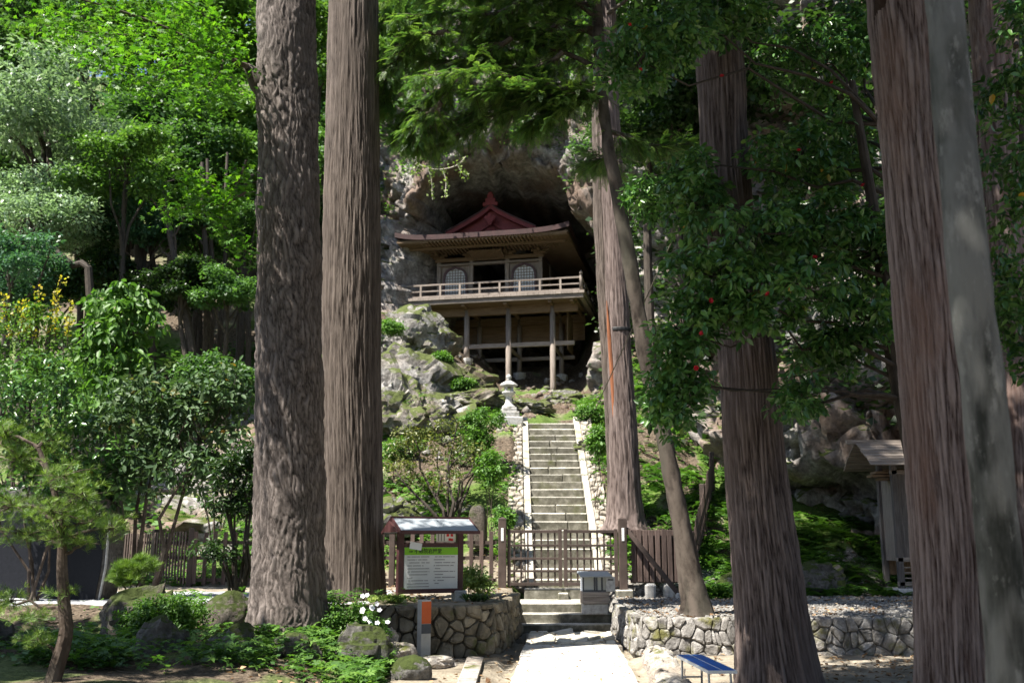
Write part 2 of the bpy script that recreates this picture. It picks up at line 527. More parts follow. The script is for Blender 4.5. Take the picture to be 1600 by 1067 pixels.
# ------------------------------------------------------------------ ground
STAIR_Y0, STAIR_Z0, STAIR_N, STAIR_RUN, STAIR_RISE = 21.5, 0.68, 21, 0.352, 0.206
def path_c(y): return 0.73 + 0.05 * (np.asarray(y, float) - 12.27)

def left_edge(y):
    return np.interp(y, [14.84, 14.86, 15.1, 15.8, 18.9, 21.4], [-60, -1.0, -.45, -.15, .14, .14])

def right_edge(y):
    return np.interp(y, [15.24, 15.26, 15.5, 19.0, 21.4], [60, 2.1, 1.88, 1.88, 1.95])

def H(x, y):
    x = np.asarray(x, float); y = np.asarray(y, float)
    P = np.stack([x, y, np.zeros_like(x)], -1).reshape(-1, 3)
    n1 = fbm(P * .55, 4, 11).reshape(x.shape)
    n2 = fbm(P * 2.2, 3, 12).reshape(x.shape)
    A_, e_ = facets(P, .9, 15)
    A_ = A_.reshape(x.shape)
    # level in front of the terraces, with the planted mound on the left
    z = 0.015 * n2
    mound = sstep(-1.55, -2.6, x) * sstep(15.0, 13.6, y) * sstep(4.0, 9.5, y)
    z = z + mound * (0.34 + .10 * n1)
    ramp_ = sstep(13.5, 14.9, y) * sstep(-2.0, -2.6, x)
    z = z * (1 - ramp_) + .70 * ramp_
    # terraces
    L = (x < left_edge(y) - .13) & (y > 14.98)
    Rr = (x > right_edge(y) + .13) & (y > 15.4)
    z = np.where(L, .73 + .02 * n2, z)
    z = np.where(Rr, .53 + .02 * n2, z)
    mid = (~L) & (~Rr) & (y > 19.3)
    z = np.where(mid, .30, z)
    # hill behind the fence
    up = np.maximum(0, y - 21.3)
    cen = .70 + .585 * np.minimum(up, 7.3) + .25 * np.clip(y - 28.6, 0, 9.2) + .5 * np.clip(y - 37.8, 0, 3.2) + .85 * np.clip(-.55 - x, 0, 3) * sstep(31, 37.5, y)
    y0l = 4.4 * sstep(-6.2, -8.2, x)
    lef = .70 + .585 * np.clip(up - y0l, 0, 10 - 0) + .66 * np.maximum(0, y - 31.3 - y0l)
    rig = .53 + .62 * np.clip(y - 21.2 - .25 * np.clip(x - 4, 0, 5), 0, 60)
    wl = sstep(-3.0, -6.5, x)
    wr = sstep(2.6, 4.2, x)
    hill = cen * (1 - wl) * (1 - wr) + lef * wl + rig * wr
    k = sstep(21.2, 22.6, y)
    rough = (.16 * n1 + .06 * n2 + .13 * A_ * sstep(22, 24, y)) * k
    stair = sstep(1.15, .72, np.abs(x - 1.12)) * sstep(30.0, 28.8, y)
    z = np.where((y > 21.3) & ((x > -6.2) | (up > y0l)), hill + rough * (1 - stair) - .55 * stair * sstep(21.2, 21.6, y), z)
    # a shallow drain on both sides of the path
    dx = np.abs(x - path_c(y))
    drain = sstep(.72, .80, dx) * sstep(1.05, .95, dx) * (y < 18.8) * (y > 4)
    z = z - .09 * drain * (~L) * (~Rr) 
    # far land keeps rising on the left and falls away behind the camera
    return z

def hz(x, y):
    return float(H(np.array([float(x)]), np.array([float(y)]))[0])

def axis(lo, hi, core0, core1, step, grow=1.18):
    c = list(np.arange(core0, core1, step))
    s, v = step, c[-1]
    while v < hi:
        s *= grow; v += s; c.append(v)
    s, v = step, c[0]
    while v > lo:
        s *= grow; v -= s; c.insert(0, v)
    return np.array(c)

gx = axis(-260, 260, -11, 10.5, .11)
gy = axis(-200, 260, 10.5, 40, .11)
GX, GY = np.meshgrid(gx, gy)
GZ = H(GX, GY)
GZ = np.where(GY > 95, np.minimum(GZ, 60), GZ)
fx, fy = GX.ravel(), GY.ravel()
P2 = np.stack([fx, fy, np.zeros_like(fx)], 1)
nz = fbm(P2 * .9, 4, 31)
gravel = ((fy > 15.2) & (fy < 22.5 + 1.2 * nz) & (fx > 1.9)) * 1.0 + ((fx < -2.2) & (fy > 15.25 + .2 * nz) & (fy < 19.5 + .6 * nz)) * 2.0
green = np.where(fy > 21.2, sstep(.0, .5, nz + np.where(fx < -5, .25, -.1)) * .8, 0.0)
soil = sstep(-1.5, -2.2, fx) * sstep(15.3, 15.1, fy)
green = np.maximum(green, soil * sstep(.0, .5, nz) * .6)
green = np.maximum(green, ((fy > 19.4) & (fx > 5)) * sstep(19.4, 20.8, fy) * .9)
litter = np.maximum(sstep(21, 23, fy) * sstep(.6, .2, green), soil)
soil2 = soil

m, nt, b = new_mat('ground', .95, .15)
v = coords(nt, (1, 1, 1), True)
nA = noise(nt, v, 1.3, 8, .65); nB = noise(nt, v, 14, 6, .7); nC = noise(nt, v, 45, 4, .7)
sand = ramp(nt, [(.3, (.13, .108, .08)), (.5, (.24, .21, .165)), (.7, (.34, .305, .25))], nA)
sand = mix(nt, .5, sand, ramp(nt, [(.3, (.55, .52, .48)), (.7, (1.25, 1.22, 1.18))], nB), 'MULTIPLY')
lit = ramp(nt, [(.3, (.022, .018, .013)), (.5, (.075, .057, .041)), (.70, (.19, .15, .11))], nB)
grn = ramp(nt, [(.3, (.03, .05, .012)), (.5, (.065, .105, .022)), (.72, (.12, .17, .04))], nB)
vo = nd(nt, 'ShaderNodeTexVoronoi'); vo.inputs['Scale'].default_value = 26; nt.links.new(v, vo.inputs['Vector'])
sxv = nd(nt, 'ShaderNodeSeparateColor'); nt.links.new(vo.outputs['Color'], sxv.inputs[0])
grv = ramp(nt, [(.1, (.07, .065, .058)), (.5, (.16, .15, .138)), (.9, (.30, .285, .265))], sxv.outputs[0])
grw = ramp(nt, [(.1, (.18, .187, .20)), (.5, (.31, .32, .335)), (.9, (.46, .47, .485))], sxv.outputs[0])
ag = attr(nt, 'gravel')
c1 = mix(nt, attr(nt, 'litter'), sand, lit)
c1 = mix(nt, ramp(nt, [(.2, (0, 0, 0)), (.8, (1, 1, 1))], attr(nt, 'green')), c1, grn)
half = nd(nt, 'ShaderNodeMath', operation='MINIMUM'); nt.links.new(ag, half.inputs[0]); half.inputs[1].default_value = 1.0
c1 = mix(nt, half.outputs[0], c1, grv)
sub = nd(nt, 'ShaderNodeMath', operation='SUBTRACT', use_clamp=True); nt.links.new(ag, sub.inputs[0]); sub.inputs[1].default_value = 1.0
c1 = mix(nt, sub.outputs[0], c1, grw)
nt.links.new(c1, b.inputs['Base Color'])
bump(nt, b, mix(nt, .5, nB, vo.outputs['Distance']), .8, .03)
M['ground'] = m
gme = np_mesh('ground', np.stack([fx, fy, GZ.ravel()], 1), grid_faces(len(gx), len(gy)), True, {'gravel': gravel, 'green': green, 'litter': litter})
tag(link('ground', gme, M['ground']), kind='structure')

# ------------------------------------------------------------------ cliff with the cave
cl = [(-13.5, 50), (-10.5, 45.5), (-7.6, 40.5), (-5.2, 37.4), (-3.8, 36.6), (-1, 36.5), (1.6, 36.0), (3.0, 35.3), (4.4, 33.0), (5.4, 29.8), (6.4, 26.6), (7.8, 24.6), (10, 23.4), (13, 22.4), (18, 20), (24, 15)]
cl = np.array(cl, float)
seg = np.r_[0, np.cumsum(np.hypot(*np.diff(cl, axis=0).T))]
ss = np.arange(0, seg[-1], .118)
cx = np.interp(ss, seg, cl[:, 0]); cy = np.interp(ss, seg, cl[:, 1])
ker = np.ones(17) / 17
cx = np.convolve(np.pad(cx, 8, 'edge'), ker, 'valid'); cy = np.convolve(np.pad(cy, 8, 'edge'), ker, 'valid')
tx, ty = np.gradient(cx), np.gradient(cy)
ln = np.hypot(tx, ty); nxx, nyy = ty / ln, -tx / ln
zz = np.arange(0, 27.5, .118)
S_, Z_ = np.meshgrid(np.arange(len(ss)), zz)
X0, Y0, NX, NY = cx[S_], cy[S_], nxx[S_], nyy[S_]
d = np.zeros_like(X0)
# left crag leans out towards the bottom
wcr = sstep(-1.7, -3.6, X0)
d += wcr * 1.2 * np.clip(11.0 - Z_, 0, 9)
d += sstep(-2.6, -5.0, X0) * -.30 * np.clip(Z_ - 11.2, 0, 20)
# apron below the cave, right jamb
d += (1 - wcr) * sstep(3.0, 1.6, X0) * 1.2 * np.clip(7.0 - Z_, 0, 7)
# brow above the cave
brow = sstep(14.2, 16.6, Z_) * sstep(-6.0, -3.2, X0) * sstep(4.6, 3.0, X0)
d += brow * .5 - .30 * np.clip(Z_ - 18, 0, 20) * sstep(-6, -3, X0)
# overhang behind the small shrine on the right
wr_ = sstep(5.2, 7.0, X0)
d += wr_ * (1.5 * sstep(2.9, 3.5, Z_) * sstep(9, 4.6, Z_) - .55 * sstep(.8, 2.8, Z_))
d -= wr_ * .22 * np.clip(Z_ - 6, 0, 30) * 0
Pq = np.stack([X0 + NX * d, Y0 + NY * d, Z_], -1).reshape(-1, 3)
warp = np.stack([fbm(Pq * .6, 3, 41), fbm(Pq * .6, 3, 42), fbm(Pq * .6, 3, 43)], 1)
# the cave mouth
qx = (Pq[:, 0] + .95 + .3 * warp[:, 0]) / 3.95
qz = (Pq[:, 2] - 10.0 + .35 * warp[:, 2]) / 6.3
qq = (np.abs(qx) ** 2.6 + np.abs(qz) ** 2.6) ** (1 / 2.6)
cave = sstep(1.0, .88, qq) * (Y0.ravel() > 33.5)
A1, e1 = facets(Pq * [1, 1, .8] + warp * .35, 1.7, 51)
A2, e2 = facets(Pq + warp * .2, .62, 61)
A3, e3 = facets(Pq, .27, 71)
nf = fbm(Pq * 1.7, 5, 81)
rel = .60 * A1 + .34 * A2 + .15 * A3 + .16 * nf - .20 * np.exp(-e1 * 9) - .08 * np.exp(-e2 * 8)
D = d.ravel() + rel - 9.0 * cave
V = np.stack([X0.ravel() + NX.ravel() * D, Y0.ravel() + NY.ravel() * D, Z_.ravel() + .25 * nf], 1)
cliff_me = np_mesh('cliff', V, grid_faces(len(ss), len(zz)), False)
tag(link('cliff', cliff_me, M['cliff']), kind='structure')
CLV = V.reshape(len(zz), len(ss), 3)

def cliff_pt(x, z, front=True):
    """A point on the cliff near plan position x (of the base line) and height z."""
    j = int(np.clip(z / .118, 0, len(zz) - 1))
    row = CLV[j]
    i = int(np.argmin(np.abs(row[:, 0] - x) + (row[:, 1] - row[:, 1].min()) * .02))
    return Vector(row[i])

# ------------------------------------------------------------------ path
path_root = tag(empty('path', (1.0, 12, 0)), kind='structure')
yy = -6.0
while yy < 16.38:
    y1 = min(16.4, yy + (2.05 if yy < 14 else 2.4))
    vs, fs = [], []
    ys = np.linspace(yy + .006, y1 - .006, 6)
    for y in ys:
        c = float(path_c(y))
        jl, jr = random.uniform(-.012, .012), random.uniform(-.012, .012)
        vs += [(c - .735 + jl, y, .045), (c + .735 + jr, y, .045), (c - .75 + jl, y, -.12), (c + .75 + jr, y, -.12)]
    for k in range(5):
        a, b_ = k * 4, k * 4 + 4
        fs += [(a, a + 1, b_ + 1, b_), (a + 2, a, b_, b_ + 2), (a + 1, a + 3, b_ + 3, b_ + 1)]
    fs += [(20, 21, 23, 22), (1, 0, 2, 3)]
    mb = MB(); mb.add(vs, fs); mb.build('slab', M['concrete'], path_root, world=True)
    yy = y1

# ------------------------------------------------------------------ stones laid in walls and paving
def clip_poly(poly, p, nrm):
    out = []
    for i in range(len(poly)):
        a, b = poly[i], poly[(i + 1) % len(poly)]
        da = (a[0] - p[0]) * nrm[0] + (a[1] - p[1]) * nrm[1]
        db = (b[0] - p[0]) * nrm[0] + (b[1] - p[1]) * nrm[1]
        if da <= 0: out.append(a)
        if (da < 0) != (db < 0) and da != db:
            t = da / (da - db)
            out.append((a[0] + (b[0] - a[0]) * t, a[1] + (b[1] - a[1]) * t))
    return out

def voronoi(u0, u1, v0, v1, du, dv, seed, jit=.38):
    r = random.Random(seed)
    S = []
    nv = max(1, round((v1 - v0) / dv))
    for j in range(nv):
        nu = max(1, round((u1 - u0) / du))
        for i in range(nu + (j % 2)):
            S.append((u0 + (i + (.5 if j % 2 == 0 else 0) + r.uniform(-jit, jit)) * (u1 - u0) / nu, v0 + (j + .5 + r.uniform(-jit, jit) * .8) * (v1 - v0) / nv))
    cells = []
    for i, s in enumerate(S):
        poly = [(u0, v0), (u1, v0), (u1, v1), (u0, v1)]
        for j, t in enumerate(S):
            if i == j or abs(s[0] - t[0]) > 3 * du or abs(s[1] - t[1]) > 3 * dv: continue
            mx = ((s[0] + t[0]) / 2, (s[1] + t[1]) / 2)
            poly = clip_poly(poly, mx, (t[0] - s[0], t[1] - s[1]))
            if len(poly) < 3: break
        if len(poly) >= 3: cells.append(poly)
    return cells

def lay_stones(parent, cells, fmap, gap, bulge, m, seed, name='stone', chaikin=True, flat=.72, back=.06):
    """Each cell becomes a stone of its own, proud of the joint; fmap(u, v, w) gives the world point."""
    r = random.Random(seed)
    L = parent.location
    for poly in cells:
        cu = sum(p[0] for p in poly) / len(poly); cv = sum(p[1] for p in poly) / len(poly)
        rad = sum(math.hypot(p[0] - cu, p[1] - cv) for p in poly) / len(poly)
        if rad < gap * 1.6: continue
        if chaikin:
            q = []
            for i in range(len(poly)):
                a, b = poly[i], poly[(i + 1) % len(poly)]
                if math.hypot(a[0] - b[0], a[1] - b[1]) < rad * .25:
                    q.append(((a[0] + b[0]) / 2, (a[1] + b[1]) / 2)); continue
                q += [(a[0] * .8 + b[0] * .2, a[1] * .8 + b[1] * .2), (a[0] * .2 + b[0] * .8, a[1] * .2 + b[1] * .8)]
            poly = q
        k0 = 1 - gap / rad
        bl = bulge * r.uniform(.55, 1.3)
        tu, tv = r.uniform(-.25, .25), r.uniform(-.25, .25)
        rings = []
        for sc, wv in ((k0, -back), (k0, bl * .45), (k0 * .88, bl * .85), (k0 * flat * .8, bl)):
            ring = []
            for p in poly:
                du, dv = (p[0] - cu) * sc, (p[1] - cv) * sc
                jw = (r.uniform(-.12, .12) * bl + (tu * du + tv * dv)) if wv > 0 else 0
                ring.append(fmap(cu + du, cv + dv, wv + jw))
            rings.append(ring)
        n = len(poly)
        vs = [p for g in rings for p in g]
        fs = [(k * n + i, k * n + (i + 1) % n, (k + 1) * n + (i + 1) % n, (k + 1) * n + i) for k in range(3) for i in range(n)]
        fs.append(tuple(3 * n + i for i in range(n)))
        mb = MB(); mb.add(vs, fs)
        mb.build(name, m, parent, world=True, smooth=False)

def poly_map(pts, lean=0.0, z0=0.0):
    P = [Vector((p[0], p[1], 0)) for p in pts]
    Ls = [0]
    for a, b in zip(P, P[1:]): Ls.append(Ls[-1] + (b - a).length)
    def f(u, v, wv):
        u = max(0.0, min(Ls[-1] - 1e-6, u))
        for i in range(len(P) - 1):
            if u <= Ls[i + 1]: break
        t = (P[i + 1] - P[i]).normalized()
        p = P[i] + t * (u - Ls[i])
        # smooth the normal near the corners
        nrm = Vector((t.y, -t.x, 0))
        for j, s in ((i - 1, u - Ls[i]), (i + 1, Ls[i + 1] - u)):
            if 0 <= j < len(P) - 1 and s < .15:
                t2 = (P[j + 1] - P[j]).normalized()
                nrm += Vector((t2.y, -t2.x, 0)) * (.5 - s / .3)
        nrm.normalize()
        q = p + nrm * (wv - lean * v)
        return (q.x, q.y, z0 + v)
    return f, Ls[-1]

def backing(parent, f, L, h, m, t=.22, name='core', du=.12):
    n = max(2, int(L / du))
    vs, fs = [], []
    for i in range(n + 1):
        u = L * i / n
        vs += [f(u, -.15, 0), f(u, h - .015, 0), f(u, h - .015, -t), f(u, -.15, -t)]
    for i in range(n):
        a, b = i * 4, i * 4 + 4
        for k in range(4):
            fs.append((a + k, a + (k + 1) % 4, b + (k + 1) % 4, b + k))
    fs += [(0, 1, 2, 3), (n * 4 + 3, n * 4 + 2, n * 4 + 1, n * 4)]
    mb = MB(); mb.add(vs, fs)
    return mb.build(name, m, parent, world=True)

# left retaining wall: rounded brown stones
wl_pts = [(-2.2, 14.92), (-1.8, 14.86), (-1.1, 14.86), (-.62, 15.02), (-.33, 15.35), (-.15, 15.9), (.13, 18.95)]
wall_l = empty('retaining_wall', (-1.2, 14.9, 0), label='low wall of rounded brown stones under the information board', cat='wall')
f, L = poly_map(wl_pts, .06)
backing(wall_l, f, L, .70, M['joint'])
lay_stones(wall_l, voronoi(0, L, -.02, .74, .21, .19, 3, .55), f, .012, .075, M['wall_stone'], 4)
# right retaining wall: angular pale stones with a flat kerb on top
wr_pts = [(1.86, 19.0), (1.86, 15.62), (1.93, 15.36), (2.15, 15.22), (4.4, 15.2), (9.0, 15.1)]
wall_r = empty('retaining_wall', (3.5, 15.2, 0), label='low wall of angular pale grey stones beside the path on the right', cat='wall')
f, L = poly_map(wr_pts, .10)
backing(wall_r, f, L, .52, M['joint_pale'])
lay_stones(wall_r, voronoi(0, L, -.02, .545, .19, .15, 9, .8), f, .004, .05, M['wall_stone_pale'], 5, chaikin=True, flat=.8)

# kerb bank on the right of the path
bank_pts = [(1.66, 10.0), (1.86, 12.3), (1.98, 13.6), (2.06, 14.7), (2.1, 15.15)]
ny_, na_ = 90, 20
vs = []
for i in range(ny_):
    t = i / (ny_ - 1) * (len(bank_pts) - 1)
    k = min(int(t), len(bank_pts) - 2); g = t - k
    x = bank_pts[k][0] * (1 - g) + bank_pts[k + 1][0] * g; y = bank_pts[k][1] * (1 - g) + bank_pts[k + 1][1] * g
    for j in range(na_):
        a = math.pi * (j / (na_ - 1)) 
        vs.append((x + math.cos(a) * .21, y, -.06 + math.sin(a) ** .6 * .20))
vs = np.array(vs)
A_, e_ = facets(vs, .28, 5)
vs = vs + np.stack([A_ * .03, A_ * 0, A_ * .035 + .03 * fbm(vs * 6, 3, 6)], 1)
bank = link('kerb', np_mesh('kerb', vs, grid_faces(na_, ny_), True), M['rock_pale'])
tag(bank, kind='structure')

# flagstones in front of the steps
flag_root = empty('flagstone_paving', (1.0, 17.6, 0), label='irregular pale flagstones laid between the concrete path and the steps', cat='paving')
tag(flag_root, kind='structure')
del flag_root['category']
def fflag(u, v, wv): return (u + float(path_c(v)), v, .012 + wv)
lay_stones(flag_root, voronoi(-.74, .74, 16.42, 18.88, .38, .36, 21), fflag, .012, .034, M['flag'], 8, chaikin=False, flat=1.12)
mb = MB(); mb.box((1.0, 17.65, -.05), (1.5, 2.46, .13)); mb.build('bed', M['joint_pale'], flag_root, world=True)

# ------------------------------------------------------------------ lower steps and the long stair
def rough_slab(c, s, seed, amp=.008, ch=.018):
    mb = MB(); mb.box(c, s, None, ch)
    r = random.Random(seed)
    mb.v = [(x + r.uniform(-amp, amp), y + r.uniform(-amp, amp), z + r.uniform(-amp, amp) * .6) for x, y, z in mb.v]
    return mb

low = empty('stone_steps', (1.0, 18.9, 0), label='wide low stone steps at the end of the path before the gate', cat='steps')
for i in range(3):
    y0 = 18.92 + i * .34
    dep = .38 if i < 2 else 1.45
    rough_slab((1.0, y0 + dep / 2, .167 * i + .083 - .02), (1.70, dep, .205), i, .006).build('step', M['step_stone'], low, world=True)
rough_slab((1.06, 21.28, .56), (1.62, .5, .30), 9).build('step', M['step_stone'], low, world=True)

st = empty('stone_staircase', (1.12, STAIR_Y0, STAIR_Z0), label='long steep stone staircase climbing to the cave temple', cat='staircase')
SX0, SX1 = .46, 1.78
for i in range(STAIR_N):
    y0 = STAIR_Y0 + i * STAIR_RUN; z1 = STAIR_Z0 + (i + 1) * STAIR_RISE
    wob = random.uniform(-.02, .02)
    nsp = random.choice((1, 2, 2))
    cut = random.uniform(.35, .65) * (SX1 - SX0) + SX0
    spans = [(SX0, SX1)] if nsp == 1 else [(SX0, cut - .004), (cut + .004, SX1)]
    for a, b_ in spans:
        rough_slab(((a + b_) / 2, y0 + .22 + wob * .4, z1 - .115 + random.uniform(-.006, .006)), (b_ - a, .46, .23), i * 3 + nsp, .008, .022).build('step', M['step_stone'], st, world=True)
sl_ang = math.atan2(STAIR_RISE, STAIR_RUN)
def on_slope(x, s, wv):
    """x across, s metres up the incline from the foot of the stair, w out of the incline."""
    return (x, STAIR_Y0 + s * math.cos(sl_ang) - wv * math.sin(sl_ang), STAIR_Z0 + .12 + s * math.sin(sl_ang) + wv * math.cos(sl_ang))
SL = STAIR_N * math.hypot(STAIR_RUN, STAIR_RISE)
for x0, x1 in ((SX0 - .16, SX0 - .005), (SX1 + .005, SX1 + .16)):
    s0 = -.1
    k = 0
    while s0 < SL:
        s1 = min(SL + .12, s0 + random.uniform(1.3, 1.9))
        wv = random.uniform(.06, .09)
        vs = [on_slope(x, s, w_) for s in (s0, s1 - .012) for w_ in (-.3, wv) for x in (x0, x1)]
        mb = MB(); mb.add(vs, [(0, 1, 3, 2), (4, 6, 7, 5), (0, 4, 5, 1), (2, 3, 7, 6), (0, 2, 6, 4), (1, 5, 7, 3)])
        mb.build('side_kerb', M['kerb_stone'], st, world=True)
        s0 = s1
for side, (x0, x1) in enumerate(((SX0 - .56, SX0 - .17), (SX1 + .17, SX1 + .52))):
    rw = empty('rubble_wall', ((x0 + x1) / 2, STAIR_Y0, STAIR_Z0), label=('sloping rubble of pale stones along the left of the staircase', 'sloping rubble of pale stones along the right of the staircase')[side], cat='wall')
    vs = [on_slope(x, s, w_) for s in (-.15, SL + .1) for w_ in (-1.1, -.03) for x in (x0 + .03, x1 - .0)]
    mb = MB(); mb.add(vs, [(0, 1, 3, 2), (4, 6, 7, 5), (0, 4, 5, 1), (2, 3, 7, 6), (0, 2, 6, 4), (1, 5, 7, 3)])
    mb.build('core', M['joint_pale'], rw, world=True)
    lay_stones(rw, voronoi(x0, x1, -.1, SL + .1, .19, .21, 33 + side, .42), on_slope, .010, .10, M['rubble'], 40 + side, flat=.85)
    # the outer flank, laid upright on the slope
    if side == 0:
        flank = lambda u, v, wv, x0=x0: (x0 - wv, STAIR_Y0 + u, STAIR_Z0 + u * STAIR_RISE / STAIR_RUN - .55 + v)
        lay_stones(rw, voronoi(0, 7.3, 0, .6, .26, .2, 77, .42), flank, .01, .06, M['rubble'], 78, flat=.85)
    else:
        flank = lambda u, v, wv, x1=x1: (x1 + wv, STAIR_Y0 + u, STAIR_Z0 + u * STAIR_RISE / STAIR_RUN - .55 + v)
        lay_stones(rw, voronoi(0, 7.3, 0, .6, .26, .2, 79, .42), flank, .01, .06, M['rubble'], 80, flat=.85)
# ------------------------------------------------------------------ the temple on stilts in the cave
T = empty('cave_temple', (-.91, 38.8, 11.07), R(-12), 'old wooden temple on tall stilts with red gable inside the cave', 'temple')
def tb(name, m, *boxes, ch=.0, parent=None, kind=None):
    mb = MB()
    for c, s in boxes: mb.box(c, s, None, ch)
    o = mb.build(name, m, parent or T)
    if kind: o['kind'] = kind
    return o
DU0, DU1, DV0 = -3.4, 3.98, -1.3
# deck: boards laid front to back, edge beams, joists
nb = 34
deck = tb('deck', M['old_x'], (((DU0 + DU1) / 2, DV0 + .09, -.20), (DU1 - DU0, .16, .16)), ((DU1 - .09, 1.4, -.20), (.16, 5.0, .16)), ((DU0 + .09, 1.4, -.20), (.16, 5.0, .16)), ch=.01)
for i in range(nb):
    u = DU0 - .04 + (i + .5) * (DU1 - DU0 + .08) / nb
    tb('plank', M['old_y'], ((u, 1.3, -.055 + random.uniform(-.004, .004)), ((DU1 - DU0 + .08) / nb - .008, 5.3, .11)), parent=deck)
tb('girder', M['tan_x'], ((.5, -.5, -.46), (6.3, .16, .34)), ch=.01)
tb('girder', M['tan_x'], ((.5, 1.6, -.46), (6.3, .16, .34)), ch=.01)
for u in (-2.5, -.79, .9, 2.65, 3.5):
    tb('joist', M['tan_y'], ((u, .55, -.34), (.14, 3.5, .10)), ch=.01)
soff = tb('soffit_boards', M['tan_x'], *[((.5, -1.05 + k * .215, -.285), (6.4, .205, .02)) for k in range(10)])
tb('underfloor_wall', M['tan_x'], *[((.6, 1.72, -.66 - k * .19), (6.0, .035, .182)) for k in range(4)])
# pillars and their footing stones
foot = {0: (-2.3, -2.35, -3.75, -3.95), 1: (-2.2, -2.55, -2.62, -2.75)}
for row, v in ((0, -.5), (1, 1.6)):
    for k, u in enumerate((-2.5, -.79, .9, 2.65)):
        bot = foot[row][k]
        r = .112 if row == 0 else .10
        p = MB().lathe([(r * 1.03, bot), (r, bot + .4), (r * .97, -.3)], 14, (u, v, 0)).build('pillar', M['old_z'], T, smooth=True)
        fs_ = MB(); fs_.lathe([(.20, bot - .35), (.27, bot - .12), (.24, bot + .0), (.12, bot + .03)], 9, (u, v, 0))
        fs_.v = [(x + random.uniform(-.03, .03), y + random.uniform(-.03, .03), z) for x, y, z in fs_.v]
        fs_.build('footing', M['granite'], p)
tb('tie_beam', M['old_x'], ((1.2, -.5, -1.87), (4.6, .10, .17)), ch=.01)
tb('tie_beam', M['old_x'], ((.9, 1.6, -2.05), (4.6, .10, .15)), ch=.01)
for u in (.9, 2.65):
    tb('tie_beam', M['old_y'], ((u, .55, -1.96), (.09, 2.1, .14)), ch=.01)
MB().bar((-2.05, -.42, -.55), (-.95, -.42, -1.9), .10, .12).build('strut', M['old_x'], T)
tb('side_boards', M['tan_z'], *[((3.15, .1 + k * .2, -1.25), (.03, .19, 1.5)) for k in range(7)])
# railing
rail = tb('railing', M['old_x'], *[(((DU0 + DU1) / 2, DV0 + .12, z_), (DU1 - DU0 - .1, t_, t_)) for z_, t_ in ((.06, .07), (.29, .05), (.54, .065))])
for u in (DU0 + .1, DU1 - .1):
    tb('rail', M['old_y'], *[((u, 1.2, z_), (t_, 4.8, t_)) for z_, t_ in ((.06, .07), (.29, .05), (.54, .065))], parent=rail)
    MB().lathe([(.065, 0), (.065, .60), (.045, .62), (.045, .64), (.07, .66), (.075, .71), (.05, .76), (.012, .81)], 12, (u, DV0 + .12, 0)).build('newel', M['old_z'], rail, smooth=True)
nbal = 9
for i in range(1, nbal):
    u = DU0 + .1 + i * (DU1 - DU0 - .2) / nbal
    tb('baluster', M['old_z'], ((u, DV0 + .12, .27), (.075, .06, .50)), parent=rail)
for v in (-.2, .9, 2.0):
    for u in (DU0 + .1, DU1 - .1):
        tb('baluster', M['old_z'], ((u, v, .27), (.06, .07, .50)), parent=rail)
# body
for u in (-2.1, -.74, .74, 2.1):
    tb('post', M['old_z'], ((u, .0, 1.0), (.16, .16, 2.0)), ch=.01)
for u in (-2.1, 2.1):
    for v in (2.0, 4.0):
        tb('post', M['old_z'], ((u, v, 1.0), (.16, .16, 2.0)), ch=.01)
tb('side_wall', M['tan_z'], ((-2.08, 2.0, 1.0), (.06, 4.0, 1.9)))
tb('side_wall', M['tan_z'], ((2.08, 2.0, 1.0), (.06, 4.0, 1.9)))
tb('back_wall', M['tan_z'], ((0, 4.05, 1.0), (4.1, .06, 1.9)))
tb('lintel', M['tan_x'], ((0, -.02, 1.84), (4.5, .2, .15)), ch=.01)
tb('lintel', M['old_x'], ((0, -.03, 1.64), (4.36, .2, .09)), ch=.008)
tb('sill', M['old_x'], ((0, -.03, .36), (4.36, .2, .09)), ch=.008)
tb('sill', M['old_x'], ((0, -.03, .05), (4.36, .2, .10)), ch=.008)
for u in (-2.1, -.74, .74, 2.1):
    tb('bracket', M['tan_x'], ((u, -.05, 1.965), (.5, .2, .09)), ((u, -.05, 2.05), (.75, .16, .07)), ((u, -.28, 2.0), (.12, .55, .09)), ch=.012)
